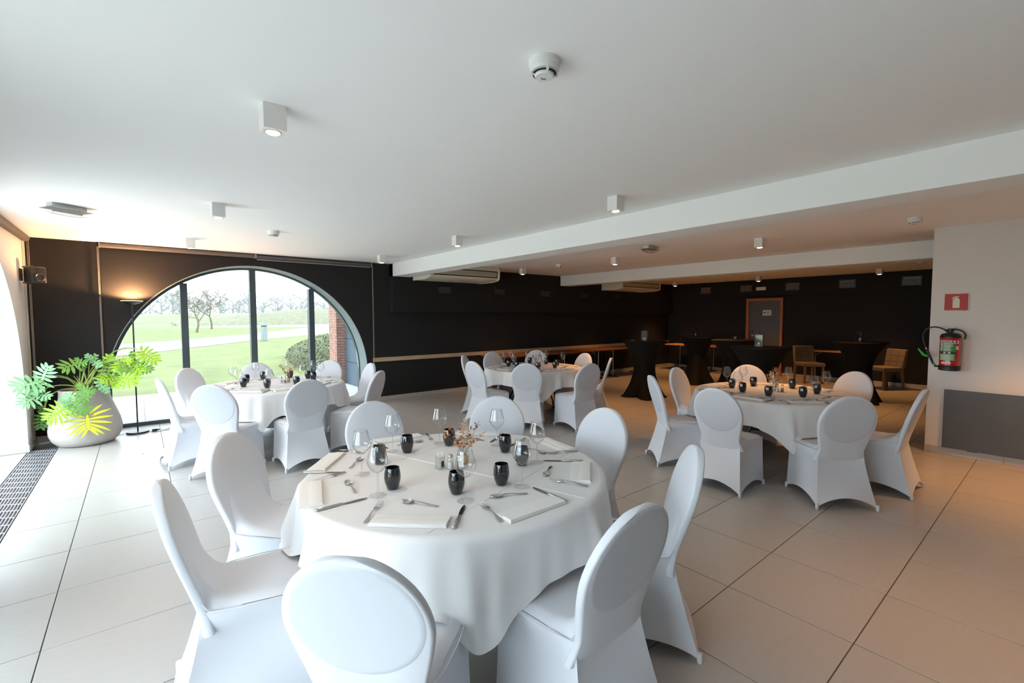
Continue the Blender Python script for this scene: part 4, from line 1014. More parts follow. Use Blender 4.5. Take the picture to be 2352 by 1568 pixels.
# ------------------------------------------------------------------ planter with lobed-leaf plant
PX, PY = -.545, 7.80
t = thing('planter', 'big taupe bulbous plant pot in the corner by the arched window', 'plant pot', (PX, PY, 0))
b = B(); lathe(b, [(0, .001), (.23, .001), (.27, .012), (.315, .06), (.345, .13), (.350, .20), (.335, .29), (.30, .40), (.265, .50), (.243, .58), (.238, .64), (.243, .675), (.240, .685), (.232, .683), (.228, .66), (.232, .60)], 64, cap0=False, cap1=False); obj('pot', b, M['pot'], t, ang=60)
b = B(); lathe(b, [(0, .655), (.12, .652), (.232, .645)], 40, cap0=False, cap1=False); obj('soil', b, M['soil'], t, ang=60)
def lobed_leaf(b, base, tip, nrm, width, lobes, seed, droop=.15):
    r = random.Random(seed); base = Vector(base); tip = Vector(tip); d = tip-base; L = d.length; d.normalize()
    n = Vector(nrm); n = (n-d*n.dot(d)).normalized(); s = d.cross(n)
    def P_(u, v, h=0): return base+d*(u*L)+s*(v*L)+n*((-droop*u*u-droop*.8*v*v+h)*L)
    N = lobes
    mid = []
    K = N*2
    for i in range(K+1):
        u = i/K; w = .055*math.sin(PI*min(1, .15+.85*u))**.7+.012
        mid.append((u, w))
    rows = [[b.verts.new(P_(u, -w)), b.verts.new(P_(u, 0, -.008)), b.verts.new(P_(u, w))] for u, w in mid]
    for a, c in zip(rows, rows[1:]):
        b.faces.new([a[0], a[1], c[1], c[0]]); b.faces.new([a[1], a[2], c[2], c[1]])
    for side in (0, 2):
        sg = -1 if side == 0 else 1
        for q in range(N):
            i0, i1 = q*2, q*2+1
            f = (q+.5)/N
            ln = width*(.50*math.sin(PI*(.24+.70*f))**.75+.05)*r.uniform(.88, 1.1)
            ang = math.radians(150-118*f**.75)+r.uniform(-.08, .08)
            du, dv = math.cos(ang), math.sin(ang)*sg
            u0 = (mid[i0][0]+mid[i1][0])/2; w0 = mid[i0][1]
            hw = .5/N*.8
            pts = []
            for k in range(1, 5):
                g = k/4; cu = u0+du*ln*g+.10*ln*g*g; cv = sg*w0+dv*ln*g
                ww = hw*(1.15-.3*abs(g-.55) if k < 4 else .22)*(1.1 if k < 3 else .9)
                px, pv = -dv, du
                l_ = math.hypot(px, pv) or 1; px, pv = px/l_, pv/l_
                pts.append((b.verts.new(P_(cu-px*ww*sg, cv-pv*ww*sg, .01*g)), b.verts.new(P_(cu, cv, -.006)), b.verts.new(P_(cu+px*ww*sg, cv+pv*ww*sg, .01*g))))
            A, Bv = rows[i0][side], rows[i1][side]
            m_ = pts[0]
            # join the lobe to the midrib strip
            e0 = (m_[0], m_[2]) if (m_[0].co-A.co).length < (m_[0].co-Bv.co).length else (m_[2], m_[0])
            b.faces.new([A, Bv, e0[1], m_[1]]); b.faces.new([A, m_[1], e0[0]])
            for a, c in zip(pts, pts[1:]):
                b.faces.new([a[0], a[1], c[1], c[0]]); b.faces.new([a[1], a[2], c[2], c[1]])
# base, tip, width factor, lobes, material, facing normal
LEAVES = [((-0.890, 7.600, 0.822), (-1.095, 7.500, 0.799), 1.25, 6, 'leaf_pale', (0.1, -0.8, 0.6)),
 ((-0.899, 7.620, 0.830), (-0.836, 7.580, 1.007), 1.00, 6, 'leaf_pale', (-0.3, -0.9, 0.1)),
 ((-0.904, 7.600, 0.805), (-0.965, 7.500, 0.697), 0.70, 4, 'leaf_pale', (-0.3, -0.9, 0.1)),
 ((-0.922, 7.550, 0.676), (-1.039, 7.450, 0.596), 1.20, 6, 'leaf_pale', (0.2, -0.8, 0.6)),
 ((-0.919, 7.550, 0.685), (-0.822, 7.500, 0.654), 1.20, 5, 'leaf_pale', (0, -0.8, 0.6)),
 ((-0.582, 7.700, 1.009), (-0.715, 7.600, 0.969), 1.30, 5, 'leaf', (0, -0.8, 0.5)),
 ((-0.589, 7.700, 1.014), (-0.509, 7.650, 1.022), 1.20, 4, 'leaf', (0, -0.8, 0.5)),
 ((-0.589, 7.700, 1.023), (-0.598, 7.720, 1.085), 0.90, 3, 'leaf', (0, -0.9, 0.4)),
 ((-0.459, 7.720, 1.033), (-0.505, 7.700, 1.119), 0.70, 4, 'leaf_pale', (0, -0.9, 0.3)),
 ((-0.452, 7.720, 1.042), (-0.416, 7.700, 1.110), 1.00, 3, 'leaf', (0, -0.9, 0.3)),
 ((-0.445, 7.720, 1.027), (-0.372, 7.660, 0.964), 0.80, 4, 'leaf_pale', (0, -0.9, 0.3)),
 ((-0.302, 7.750, 0.981), (-0.293, 7.700, 1.088), 1.20, 4, 'leaf_lime', (0, -0.9, 0.3)),
 ((-0.272, 7.720, 0.962), (-0.331, 7.600, 0.829), 1.10, 5, 'leaf', (0, -0.9, 0.2)),
 ((-0.222, 7.620, 0.808), (-0.040, 7.500, 0.795), 1.35, 7, 'leaf_lime', (0, -0.75, 0.6)),
 ((-0.237, 7.620, 0.810), (-0.371, 7.500, 0.814), 1.10, 5, 'leaf_lime', (0, -0.75, 0.6)),
 ((-0.230, 7.600, 0.801), (-0.252, 7.500, 0.707), 0.80, 4, 'leaf_lime', (0, -0.75, 0.6)),
 ((-0.196, 7.720, 0.987), (-0.094, 7.620, 1.028), 1.10, 5, 'leaf_lime', (0, -0.8, 0.5)),
 ((-0.195, 7.700, 0.988), (-0.219, 7.600, 0.899), 1.10, 5, 'leaf_lime', (0, -0.8, 0.5)),
 ((-0.095, 7.680, 0.993), (0.010, 7.560, 0.885), 1.10, 6, 'leaf_lime', (0, -0.8, 0.5)),
 ((-0.019, 7.660, 0.949), (0.112, 7.560, 0.887), 0.90, 6, 'leaf', (0, -0.8, 0.5)),
 ((-0.142, 7.660, 0.978), (-0.158, 7.560, 0.898), 1.20, 5, 'leaf', (0, -0.8, 0.5)),
 ((0.011, 7.700, 1.128), (0.181, 7.600, 1.002), 0.95, 7, 'leaf_lime', (0.1, -0.8, 0.5)),
 ((0.007, 7.700, 1.118), (0.031, 7.620, 1.040), 0.90, 3, 'leaf_lime', (0.1, -0.8, 0.5)),
 ((-0.071, 7.720, 1.039), (-0.075, 7.700, 1.142), 0.45, 3, 'leaf', (0, -1, 0.2)),
 ((-0.065, 7.700, 0.979), (-0.017, 7.660, 1.000), 1.00, 4, 'leaf_pale', (0, -0.8, 0.5)),
 ((-0.509, 7.400, 0.417), (-0.497, 7.360, 0.230), 2.10, 7, 'leaf_yellow', (0, -1, 0.1)),
 ((-0.660, 7.420, 0.531), (-0.840, 7.340, 0.410), 1.00, 8, 'leaf_lime', (0, -0.95, 0.35)),
 ((-0.666, 7.420, 0.541), (-0.662, 7.400, 0.686), 0.85, 5, 'leaf_pale', (0, -0.95, 0.3)),
 ((-0.650, 7.420, 0.534), (-0.705, 7.400, 0.599), 0.80, 4, 'leaf_pale', (0, -0.95, 0.3)),
 ((-0.607, 7.400, 0.578), (-0.515, 7.360, 0.452), 1.20, 5, 'leaf', (0, -0.95, 0.3)),
 ((-0.532, 7.450, 0.712), (-0.552, 7.380, 0.584), 1.00, 5, 'leaf', (0, -0.95, 0.3)),
 ((-0.528, 7.450, 0.712), (-0.431, 7.420, 0.677), 1.10, 5, 'leaf', (0, -0.95, 0.3)),
 ((-0.545, 7.460, 0.722), (-0.578, 7.480, 0.788), 0.90, 4, 'leaf', (0, -0.95, 0.3)),
 ((-0.916, 7.900, 0.429), (-0.853, 7.860, 0.405), 1.30, 5, 'leaf', (0, -1, 0.3)),
 ((-0.930, 7.920, 0.399), (-0.959, 7.860, 0.230), 0.90, 6, 'leaf', (0, -1, 0.2)),
 ((-0.926, 7.920, 0.408), (-0.883, 7.860, 0.332), 0.90, 5, 'leaf', (0, -1, 0.3)),
 ((-0.929, 7.920, 0.427), (-0.957, 7.900, 0.498), 0.80, 4, 'leaf', (0, -1, 0.3)),
 ((-0.404, 7.580, 0.780), (-0.313, 7.500, 0.645), 0.50, 5, 'leaf_pale', (0, -0.9, 0.4))]
rr_ = random.Random(9)
for k, (bs, tp, wd, lb, m, nr) in enumerate(LEAVES):
    loc = lambda p: (p[0]-PX, p[1]-PY, p[2])
    b = B(); lobed_leaf(b, loc(bs), loc(tp), nr, wd, lb, 40+k, .12 if m != 'leaf_yellow' else .05); lf = obj('leaf', b, M[m], t, ang=70)
    if m == 'leaf_yellow': lf['label'] = 'yellowed leaf hanging over the pot'
    a = rr_.uniform(0, 6.3); st = Vector((.05*math.cos(a), .05*math.sin(a), .65)); e = Vector(loc(bs)); hr_ = math.hypot(e.x, e.y)
    top = max(e.z, .70)+.05+.10*hr_
    c1 = Vector((e.x*.35, e.y*.35, top)); c2 = Vector((e.x*.85, e.y*.85, max(e.z+.06, min(top, e.z+.12)) if e.z > .6 else max(.60, e.z+.2)))
    if e.z < .6: c1 = Vector((e.x*.55, e.y*.55, .75)); c2 = Vector((e.x*.97, e.y*.97, .66))
    pts = []
    for i in range(13):
        u = i/12; q = (1-u)**3*st+3*(1-u)**2*u*c1+3*(1-u)*u*u*c2+u**3*e
        pts.append(q)
    b = B(); tube(b, pts, [.0065-.003*i/12 for i in range(13)], 6); obj('leaf_stalk', b, M['stem'], t, ang=70)
for k in range(6):
    a = k*1.05; b = B(); lean = .05+.02*k; tube(b, [(.02*math.cos(a), .02*math.sin(a), .65), (.05*math.cos(a), .05*math.sin(a), .74), (.05*math.cos(a)+lean*math.cos(a), .09*math.sin(a), .82+.01*k)], [.012, .009, .002], 6); obj('sheath', b, M['stem'], t, ang=70)

# ------------------------------------------------------------------ floor lamp
LX, LY = -.05, 8.02
t = thing('floor_lamp', 'slim black uplighter floor lamp glowing warm beside the arched window', 'floor lamp', (LX, LY, 0))
b = B(); lathe(b, [(0, 0), (.122, 0), (.124, .004), (.124, .020), (.120, .024), (0, .025)], 48, cap0=False, cap1=False); obj('base', b, M['black_metal'], t)
b = B(); tube(b, [(0, 0, .022), (0, 0, 1.745)], .009, 16); obj('pole', b, M['black_metal'], t, ang=60)
b = B(); lathe(b, [(.012, 1.738), (.03, 1.742), (.07, 1.757), (.105, 1.778), (.116, 1.79), (.114, 1.791), (.10, 1.782), (.06, 1.763), (0, 1.755)], 48, cap0=False, cap1=False); obj('bowl', b, M['black_metal'], t, ang=60)
b = B(); lathe(b, [(0, 1.760), (.05, 1.763), (.09, 1.779), (.10, 1.785)], 40, cap0=False, cap1=False); obj('inner_reflector', b, M['alu'], t, ang=60)
b = B(); tube(b, [(-.045, 0, 1.775), (.045, 0, 1.775)], .006, 8); obj('halogen_bulb', b, M['lamp_on'], t, ang=60)
b = B(); lathe(b, [(.1165, 1.7895), (.1175, 1.796), (.114, 1.7965), (.1135, 1.790)], 48, cap0=False, cap1=False); obj('glowing_rim', b, M['rim_glow'], t, ang=60)
l = bpy.data.lights.new('uplight', 'SPOT'); l.energy = 85; l.color = (1, .50, .22); l.spot_size = math.radians(165); l.spot_blend = .25; l.shadow_soft_size = .03
o = bpy.data.objects.new('uplight', l); C.objects.link(o); o.location = (LX, LY-.01, 1.802); o.rotation_euler = (PI, 0, 0)
b = B(); tube(b, [(LX-.12, LY, .012), (LX-.20, LY-.02, .004), (LX-.24, LY-.10, .004), (-.30, 7.95, .004)], .003, 6); tag(obj('lamp_cable', b, M['rubber'], ang=60), 'thin black cable running from the floor lamp behind the planter', 'cable')
t = thing('cable_plug', 'black plug and loose cable lying on the floor right of the floor lamp', 'plug', (.13, 7.98, 0))
b = B(); box(b, -.03, .03, -.018, .018, .001, .034, .006); obj('plug_body', b, M['rubber'], t)
b = B(); box(b, .03, .055, -.010, .010, .008, .026, .003); obj('grip', b, M['rubber'], t)
for s in (-1, 1):
    b = B(); tube(b, [(-.03, s*.009, .017), (-.048, s*.009, .017)], .0025, 8); obj('pin', b, M['steel'], t)
b = B(); tube(b, smooth_path([(.055, 0, .016), (.12, .02, .004), (.20, .10, .004), (.33, .16, .004), (.5, .17, .004)]), .003, 6); obj('cable', b, M['rubber'], t, ang=60)
b = B(); tube(b, smooth_path([(-.05, .02, .004), (-.04, -.02, .004), (.06, -.05, .004), (.20, -.05, .004), (.34, -.02, .004), (.46, .02, .004)]), .003, 6); obj('second_cable', b, M['rubber'], t, ang=60)

# ------------------------------------------------------------------ roller blinds
def blind(loc, rz, L, label, rail, r=.026):
    t = thing('roller_blind', label, 'blind', loc, rz)
    b = B(); tube(b, [(.012, -.032, -.032), (L-.012, -.032, -.032)], r, 24); obj('rolled_fabric', b, M['blind'], t, ang=60)
    b = B(); box(b, 0, L, -.05, 0, -.004, 0); obj('head_rail', b, M['blind'], t)
    for x in (0, L-.01): b = B(); box(b, x, x+.01, -.062, 0, -.064, 0, .001); obj('end_bracket', b, M['alu'], t)
    if rail: b = B(); tube(b, [(.02, -.012, -.078), (L-.02, -.012, -.078)], .007, 10); obj('bottom_rail', b, M['alu'], t, ang=60); b = B(); box(b, .02, L-.02, -.0135, -.0105, -.078, -.032); obj('fabric_end', b, M['blind'], t)
    return t
blind((-.36, YW-.001, ZC-.008), 0, 1.815, 'wide grey roller blind rolled up above the left half of the arch', False, .030)
blind((1.462, YW-.001, ZC-.008), 0, 1.87, 'slim grey roller blind with a silver bottom bar, above the right half of the arch', True, .022)
blind((XL+.001, 2.4, ZC-.008), PI/2, 5.55, 'dark roller blind along the top of the white wall at left', False, .042)
def pull(x, y, z0, z1, label, conn=None):
    t = thing('blind_chain', label, 'blind cord', (x, y, 0))
    b = B(); tube(b, [(-.006, 0, z1), (-.005, -.003, (z0+z1)/2), (-.006, 0, z0)], .0032, 6); obj('front_cord', b, M['cord'], t, ang=60)
    b = B(); tube(b, [(.006, 0, z1), (.006, -.002, (z0+z1)/2), (.006, 0, z0)], .0028, 6); obj('rear_cord', b, M['cord'], t, ang=60)
    if conn: b = B(); lathe(b, [(0, conn-.018), (.012, conn-.015), (.013, conn), (.012, conn+.015), (0, conn+.018)], 12, cap0=False, cap1=False); obj('connector', b, M['rubber'], t)
pull(-.372, YW-.03, .45, ZC-.06, 'beige blind cord hanging on the black wall above the planter', 1.86)
pull(3.345, YW-.04, .30, ZC-.06, 'beige blind cord hanging by the end of the wooden rail')
pull(XL+.05, 7.98, .45, ZC-.05, 'beige blind cord beside the speaker in the left corner')
pull(XL+.03, 7.80, .60, ZC-.05, 'second blind cord on the white wall left of the speaker')

# ------------------------------------------------------------------ wall speaker
t = thing('wall_speaker', 'black wall speaker high in the left corner', 'speaker', (XL, 7.75, 2.07))
b = B(); box(b, .001, .02, -.05, .05, -.07, .07, .004); obj('wall_plate', b, M['speaker'], t)
b = B(); tube(b, [(.02, 0, .09), (.06, -.02, .10), (.12, -.03, .105)], .006, 8); tube(b, [(.02, 0, -.09), (.06, -.02, -.10), (.12, -.03, -.105)], .006, 8); 
obj('bracket', b, M['speaker'], t, kind='stuff')
b = B(); box(b, -.075, .075, -.075, .06, -.098, .098, .018); bmesh.ops.rotate(b, verts=b.verts, matrix=Matrix.Rotation(.62, 3, 'Z')); bmesh.ops.translate(b, verts=b.verts, vec=(.125, -.03, 0)); cab = obj('cabinet', b, M['speaker'], t)
b = B(); lathe(b, [(.046, 0), (.048, .004), (.044, .006), (.030, -.004), (.012, -.006), (0, .001)], 32, cap0=False, cap1=False)
bmesh.ops.rotate(b, verts=b.verts, matrix=Matrix.Rotation(PI/2, 3, 'X')); bmesh.ops.translate(b, verts=b.verts, vec=(.005, -.0765, -.03)); bmesh.ops.rotate(b, verts=b.verts, matrix=Matrix.Rotation(.62, 3, 'Z')); bmesh.ops.translate(b, verts=b.verts, vec=(.125, -.03, 0)); obj('cone', b, M['speaker'], cab, ang=60)
b = B(); lathe(b, [(.018, 0), (.018, .004), (.010, .002), (0, .006)], 24, cap0=False, cap1=False)
bmesh.ops.rotate(b, verts=b.verts, matrix=Matrix.Rotation(PI/2, 3, 'X')); bmesh.ops.translate(b, verts=b.verts, vec=(.005, -.0765, .055)); bmesh.ops.rotate(b, verts=b.verts, matrix=Matrix.Rotation(.62, 3, 'Z')); bmesh.ops.translate(b, verts=b.verts, vec=(.125, -.03, 0)); obj('tweeter', b, M['speaker'], cab, ang=60)

# ------------------------------------------------------------------ floor convector grate
G0, G1, GY0, GY1 = -1.046, -.800, YF+.1, 7.73
b = B(); box(b, G0+.001, G1+.002, GY0, GY1+.001, -.10, -.072); gr = obj('convector_grate', b, M['trench'], ang=10); tag(gr, 'long metal floor grate beside the left windows', 'floor grate')
for k in range(12):
    x = G0+.006+k*(G1-G0-.012)/11
    b = B(); box(b, x-.0022, x+.0022, GY0, GY1, -.022, .0012); obj('grate_bar', b, M['grate'], gr, ang=10)
b = B(); n = 0
for k in range(11):
    x = G0+.006+k*(G1-G0-.012)/11; x2 = x+(G1-G0-.012)/11; y = GY1-.01-(k % 2)*.0-.012*k
    while y > GY0+.05:
        if y > 2.0 and n < 290: 
            q = B(); box(q, x+.003, x2-.003, y-.006, y+.006, -.012, -.0005); obj('cross_link', q, M['grate'], gr, ang=10); n += 1
        else: box(b, x+.003, x2-.003, y-.006, y+.006, -.012, -.0005)
        y -= .17
obj('far_cross_links', b, M['grate'], gr, ang=10, kind='stuff')

# ------------------------------------------------------------------ fire extinguisher, sign and panel on the white wall
EX, EY, EZ = XR-.105, .845, .965
t = thing('fire_extinguisher', 'red fire extinguisher with a green label hanging on the white wall', 'fire extinguisher', (EX, EY, EZ))
R0 = .088
b = B(); lathe(b, [(0, .0), (.078, .0), (R0+.002, .006), (R0+.002, .058), (R0, .060)], 40, cap0=False); obj('base_cup', b, M['rubber'], t, ang=50)
b = B(); lathe(b, [(R0-.001, .058), (R0-.001, .375), (R0-.012, .40), (.05, .412), (0, .414)], 48, cap0=False, cap1=False); obj('cylinder', b, M['red'], t, ang=50)
b = B(); lathe(b, [(R0+.001, .362), (R0+.001, .375), (R0-.010, .402), (.045, .416), (.03, .418)], 40, cap0=False); obj('shoulder_ring', b, M['rubber'], t, ang=50)
b = B(); lathe(b, [(.016, .414), (.016, .43), (.027, .432), (.027, .462), (.020, .466), (0, .466)], 24, cap0=False, cap1=False); obj('valve', b, M['rubber'], t, ang=50)
# view of the cylinder from the room is along +x; the photo sees it from the left: label centre looks to (-x, +y small)
def cylpt(s, z, rr=R0, a0=math.radians(181)):   # s = metres to the right as seen from the room
    a = a0+s/rr; return (rr*math.cos(a), rr*math.sin(a), z)
def patch(name, s0, s1, z0, z1, m, rr, parent):
    b = B(); grid(b, max(2, int((s1-s0)/.006)), 1, lambda u, v: cylpt(s0+(s1-s0)*u, z0+(z1-z0)*v, rr)); return obj(name, b, m, parent, ang=60)
lab = patch('printed_label', -.085, .055, .115, .300, M['label_green'], R0+.0008, t)
patch('lower_text_field', -.085, .045, .118, .185, M['label_light'], R0+.0012, lab)
patch('black_band', -.085, .055, .187, .212, M['sign_dark'], R0+.0012, lab)
patch('name_strip', -.085, .085, .302, .336, M['label_white'], R0+.0008, t)
patch('red_square', .052, .070, .306, .332, M['red'], R0+.0013, t)
patch('small_label', -.065, .020, .078, .098, M['label_white'], R0+.0008, t)
patch('side_mark', .058, .085, .235, .275, M['label_white'], R0+.0008, t)
tb = text_bm('ANSUL', .036)
for v in tb.verts:
    s, z = v.co.x*1.12, v.co.y; v.co = cylpt(s-.015, .319+z, R0+.0016)
obj('lettering', tb, M['sign_dark'], t, ang=80)
rr_ = random.Random(4); b = B()
for k in range(9):
    z = .222+k*.0085; w = rr_.uniform(.055, .085); grid(b, 10, 1, lambda u, v: cylpt(-.048+w*u, z+.0034*v, R0+.0016))
for k in range(6):
    z = .124+k*.0095; w = rr_.uniform(.08, .115); grid(b, 12, 1, lambda u, v: cylpt(-.075+w*u, z+.003*v, R0+.0016))
obj('text_lines', b, M['label_white'], lab, ang=80, kind='stuff')
for k in range(3): 
    patch('pictogram', -.078, -.058, .224+k*.026, .244+k*.026, M['label_white'], R0+.0016, lab)
for k in range(2): patch('warning_mark', -.045+k*.04, -.028+k*.04, .191, .208, M['label_white'], R0+.0018, lab)
# carrying lever (right) and hose (left)
b = B(); tube(b, smooth_path([(0, -.015, .455), (-.01, -.06, .452), (-.012, -.10, .430), (-.012, -.118, .395), (-.012, -.112, .350)]), .008, 10); obj('carry_handle', b, M['rubber'], t, ang=60)
b = B(); tube(b, [(0, -.02, .462), (0, -.045, .474)], .003, 6); obj('pin', b, M['rubber'], t)
hose = [(0, .02, .430), (-.01, .05, .452), (-.02, .12, .480), (-.02, .19, .462), (-.02, .222, .41), (-.02, .225, .35), (-.02, .212, .29), (-.02, .198, .245)]
b = B(); tube(b, [(0, .018, .428), (-.01, .045, .448)], .012, 10); tube(b, smooth_path(hose), .0078, 10); obj('hose', b, M['rubber'], t, ang=60, kind='stuff')
b = B(); tube(b, [(-.02, .197, .243), (-.02, .192, .228)], .010, 12); obj('ferrule', b, M['alu'], t)
b = B(); tube(b, [(-.02, .193, .232), (-.02, .175, .18), (-.02, .150, .12), (-.02, .128, .06)], [.012, .014, .012, .010], 10); obj('gun_body', b, M['rubber'], t, ang=60)
b = B(); tube(b, [(-.028, .262, .232), (-.03, .245, .205), (-.028, .215, .165), (-.022, .178, .148)], [.007, .010, .016, .012], 8); obj('squeeze_lever', b, M['green_plastic'], t, ang=60)
b = B(); tube(b, [(-.02, .128, .078), (-.02, .118, .048)], .0115, 10); obj('green_sleeve', b, M['green_plastic'], t)
b = B(); tube(b, [(-.02, .120, .042), (-.005, .085, .040)], .010, 8); obj('nozzle_clip', b, M['rubber'], t)
b = B(); box(b, .06, .104, -.03, .03, .33, .40, .004); obj('wall_bracket', b, M['rubber'], t)
# sign
t = thing('extinguisher_sign', 'square red sign with a pale extinguisher symbol on the white wall', 'sign', (XR, .825, 1.722))
b = B(); box(b, -.012, -.0005, -.102, .102, -.098, .098, .001); obj('plate', b, M['sign_cream'], t)
b = B(); box(b, -.0135, -.0121, -.095, .095, -.091, .091); obj('red_field', b, M['sign_red'], t)
sy = lambda u, v, d: (-.0136-d, -u, v)
b = B(); poly_prism(b, [(-.028, -.065), (.028, -.065), (.028, .018), (.024, .034), (.012, .044), (.008, .052), (-.008, .052), (-.012, .044), (-.024, .034), (-.028, .018)], sy, .0008)
obj('cylinder_symbol', b, M['sign_cream'], t, ang=10)
b = B(); poly_prism(b, [(-.038, .034), (-.034, .048), (-.012, .062), (.022, .064), (.022, .055), (-.010, .053), (-.028, .042), (-.032, .030)], sy, .0008); obj('lever_symbol', b, M['sign_cream'], t, ang=10)
b = B(); box(b, -.0126, -.0121, -.085, -.06, -.0965, -.0925); obj('small_print', b, M['sign_red'], t)
# slate panel
t = thing('wall_panel_heater', 'large slate-grey flat panel heater low on the white wall', 'panel heater', (XR, -.35, 0))
b = B(); box(b, -.038, -.010, -1.25, 1.235, .088, .742, .003); obj('front_panel', b, M['radiator'], t)
b = B(); box(b, -.010, -.0005, -1.2, 1.19, .10, .73); obj('back_frame', b, M['sign_dark'], t)
b = B(); box(b, -.020, -.001, .95, 1.03, .078, .088); obj('foot_clip', b, M['rubber'], t)

# ------------------------------------------------------------------ black cocktail tables with lanterns
def cocktail():
    t = thing('cocktail_table', '', 'cocktail table')
    b = B(); NA, NZ = 96, 28
    def fn(u, v):
        a = 2*PI*u; z = 1.085*(1-v)
        c = abs(math.cos(2*a))           # feet at a = 0, 90, 180, 270 degrees
        q = c**1.5
        waist = .185+.02*q
        if z > .55:
            s = (z-.55)/.535; r = waist+(.415-waist)*s**2.1
        else:
            s = (.55-z)/.55; r = waist+((.215+.21*q)-waist)*s**1.7
        hem = .085*(1-c**.6)*(max(0, (.3-z)/.3))
        return (r*math.cos(a), r*math.sin(a), z+hem)
    grid(b, NA, NZ, fn); bmesh.ops.remove_doubles(b, verts=b.verts, dist=1e-4); bmesh.ops.recalc_face_normals(b, faces=b.faces); obj('stretch_cover', b, M['black_cloth'], t, ang=60)
    b = B(); lathe(b, [(.413, 1.072), (.425, 1.078), (.427, 1.090), (.42, 1.099), (.40, 1.1015), (0, 1.102)], 56, cap0=False, cap1=False); obj('covered_top', b, M['black_cloth'], t, ang=60)
    for k in range(4):
        a = k*PI/2; b = B(); lathe(b, [(0, 0), (.02, 0), (.022, .01), (.014, .03)], 10, c=(.415*math.cos(a), .415*math.sin(a), 0), cap0=False); obj('foot_pocket', b, M['black_cloth'], t)
    return t
def lantern():
    t = thing('candle_lantern', '', 'lantern'); w = .052
    for sx in (-1, 1):
        for sy_ in (-1, 1): b = B(); box(b, sx*w-.003, sx*w+.003, sy_*w-.003, sy_*w+.003, 0, .19); obj('corner_bar', b, M['black_metal'], t)
    for z in (.004, .186):
        b = B(); 
        for k in range(4):
            q = B(); box(q, -w, w, w-.003, w+.003, z-.004, z+.004); bmesh.ops.rotate(q, verts=q.verts, matrix=Matrix.Rotation(k*PI/2, 3, 'Z')); me_ = bpy.data.meshes.new('q'); q.to_mesh(me_); b.from_mesh(me_); bpy.data.meshes.remove(me_); q.free()
        bmesh.ops.remove_doubles(b, verts=b.verts, dist=1e-4); obj('square_rim', b, M['black_metal'], t)
    for k in range(4):
        q = B(); v = [q.verts.new(p) for p in ((-w, w, .005), (w, w, .005), (w, w, .185), (-w, w, .185))]; q.faces.new(v); bmesh.ops.rotate(q, verts=q.verts, matrix=Matrix.Rotation(k*PI/2, 3, 'Z')); obj('glass_side', q, M['glass'], t)
    b = B(); lathe(b, [(0, .004), (.022, .004), (.026, .01), (.026, .062), (.023, .062), (.023, .02), (0, .02)], 24, cap0=False, cap1=False); obj('candle_cup', b, M['candle'], t, ang=50)
    b = B(); pts = [(.05*math.cos(PI*i/10), 0, .19+.075*math.sin(PI*i/10)) for i in range(11)]; tube(b, pts, .002, 6); obj('carry_loop', b, M['black_metal'], t, ang=60)
    return t
c0 = cocktail(); l0 = lantern()
CT = [(7.62, 5.25, .75, 'tall black covered cocktail table, leftmost and whole in view', 0, 0), (10.15, 5.55, .3, 'tall black covered cocktail table second from left', .1, .1), (9.25, 4.28, .5, 'tall black covered cocktail table left of the grey door', .05, 0), (7.40, 3.02, .2, 'nearest tall black cocktail table, in front of the door', 0, .02), (10.25, 2.45, .9, 'tall black covered cocktail table at right between the upholstered chairs', 0, 0)]
LL = ['black square candle lantern on the leftmost cocktail table', 'small candle lantern on the second cocktail table', 'black candle lantern on the cocktail table left of the door', 'candle lantern with a bright silver cup before the grey door', 'black candle lantern on the rightmost cocktail table']
for k, (x, y, r, lab_, dx, dy) in enumerate(CT):
    if k == 0: c0.location = (x, y, 0); c0.rotation_euler = (0, 0, r); c0['label'] = lab_; c0['group'] = 'black cocktail tables'; l0.location = (x+dx, y+dy, 1.1025); l0.rotation_euler = (0, 0, .4); l0['label'] = LL[0]; l0['group'] = 'candle lanterns'
    else: dup(c0, (x, y, 0), r, lab_, 'black cocktail tables'); dup(l0, (x+dx, y+dy, 1.1025), .4+k, LL[k], 'candle lanterns')

# ------------------------------------------------------------------ folding tables along the walls
def folding(loc, rz, L, Wd, label, top, grp='folding tables along the walls'):
    t = thing('folding_table', label, 'table', loc, rz, grp)
    b = B(); box(b, -L/2, L/2, -Wd/2, Wd/2, .722, .75, .003); obj('tabletop', b, top, t)
    for s in (-1, 1):
        x = s*(L/2-.28)
        b = B(); tube(b, [(x, 0, .03), (x, 0, .72)], .019, 12); obj('leg', b, M['black_metal'], t, ang=60)
        for q in (-1, 1): b = B(); tube(b, [(x, q*.11, .03), (x, q*.11, .72)], .010, 8); obj('side_leg', b, M['alu'] if q < 0 else M['black_metal'], t, ang=60)
        b = B(); box(b, x-.02, x+.02, -Wd/2+.08, Wd/2-.08, .004, .035, .008); obj('foot_bar', b, M['black_metal'], t)
        b = B(); tube(b, [(x, .0, .60), (x-s*.16, 0, .715)], .007, 8); obj('brace', b, M['alu'], t, ang=60)
    return t
folding((6.6, 7.70, 0), 0, 1.79, .70, 'brown folding table against the back wall behind the middle table', M['dark_wood'])
folding((8.42, 7.70, 0), 0, 1.79, .70, 'brown folding table on thin legs, second along the back wall', M['dark_wood'])
folding((10.24, 7.70, 0), 0, 1.79, .70, 'brown folding table with thin legs left of the first cocktail table', M['dark_wood'])
folding((12.55, 6.95, 0), PI/2, 1.6, .72, 'orange lit wooden table seen between the two left cocktail tables', M['table_wood'])
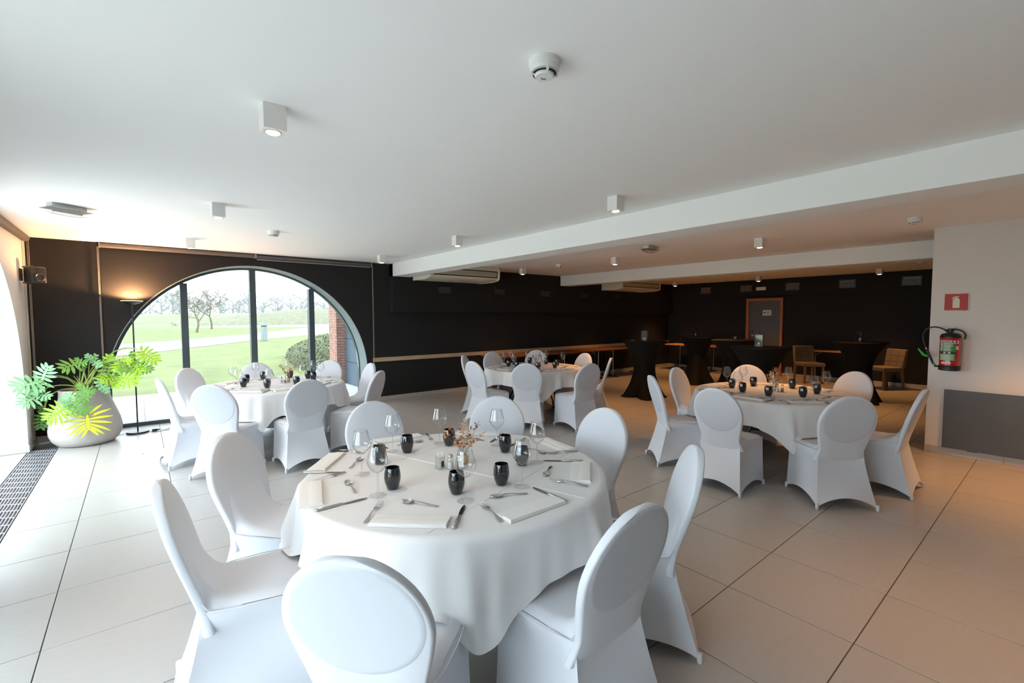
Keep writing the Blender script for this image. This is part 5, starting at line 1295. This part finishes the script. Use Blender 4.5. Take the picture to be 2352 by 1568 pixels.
folding((12.78, 3.60, 0), PI/2, 1.3, .44, 'orange lit wooden table behind the upholstered chair', M['table_wood'])

# ------------------------------------------------------------------ upholstered chairs
def uph(loc, rz, label):
    t = thing('upholstered_chair', label, 'chair', loc, rz, 'beige upholstered chairs')
    b = B(); box(b, -.235, .235, -.22, .25, .40, .485, .022); obj('seat', b, M['beige_fabric'], t)
    b = B(); box(b, -.228, .228, -.055, .035, .46, .86, .022)
    for v in b.verts: v.co.y += -.20-(v.co.z-.46)*.16
    bk = obj('backrest', b, M['beige_fabric'], t)
    for x in (-.085, .085): b = B(); tube(b, [(x, .038-.20-.005, .50), (x, .038-.20-.060, .835)], .0035, 6); obj('tuft_seam', b, M['seam'], bk)
    for z in (.60, .725): b = B(); y = .036-.20-(z-.46)*.16; tube(b, [(-.21, y, z), (.21, y, z)], .0035, 6); obj('tuft_seam', b, M['seam'], bk)
    for sx in (-1, 1):
        for sy_ in (-1, 1):
            b = B(); x, y = sx*.20, sy_*.20+(0 if sy_ > 0 else -.0); box(b, x-.021, x+.021, y-.021, y+.021, 0, .405, .003)
            for v in b.verts:
                k = 1-v.co.z/.405
                if sy_ < 0: v.co.y -= .045*k
                v.co.x = x+(v.co.x-x)*(1-.25*k); 
            obj('leg', b, M['leg_wood'], t)
    return t
uph((12.25, 3.90, 0), PI-.75, 'beige tufted upholstered chair facing right, left of the tall table')
uph((12.45, 2.52, 0), .95, 'beige tufted upholstered chair facing left, right of the tall table')
# phone-like flat box on the leftmost cocktail table
b = B(); box(b, -.07, .07, -.045, .045, 0, .018, .004); tag(obj('dark_tray', b, M['sign_dark'], loc=(7.50, 5.40, 1.1025)), 'small flat dark tray beside the lantern on the leftmost cocktail table', 'tray')
# fallen leaf scrap on the tiles
b = B(); leafshape(b, Vector((0, 0, .001)), Vector((1, .3, .15)), Vector((0, 0, 1)), .04, .012); tag(obj('fallen_leaf', b, M['dry_leaf'], loc=(-.02, 6.70, .001), ang=60), 'tiny dry leaf lying on the pale tiles near the window table', 'leaf')
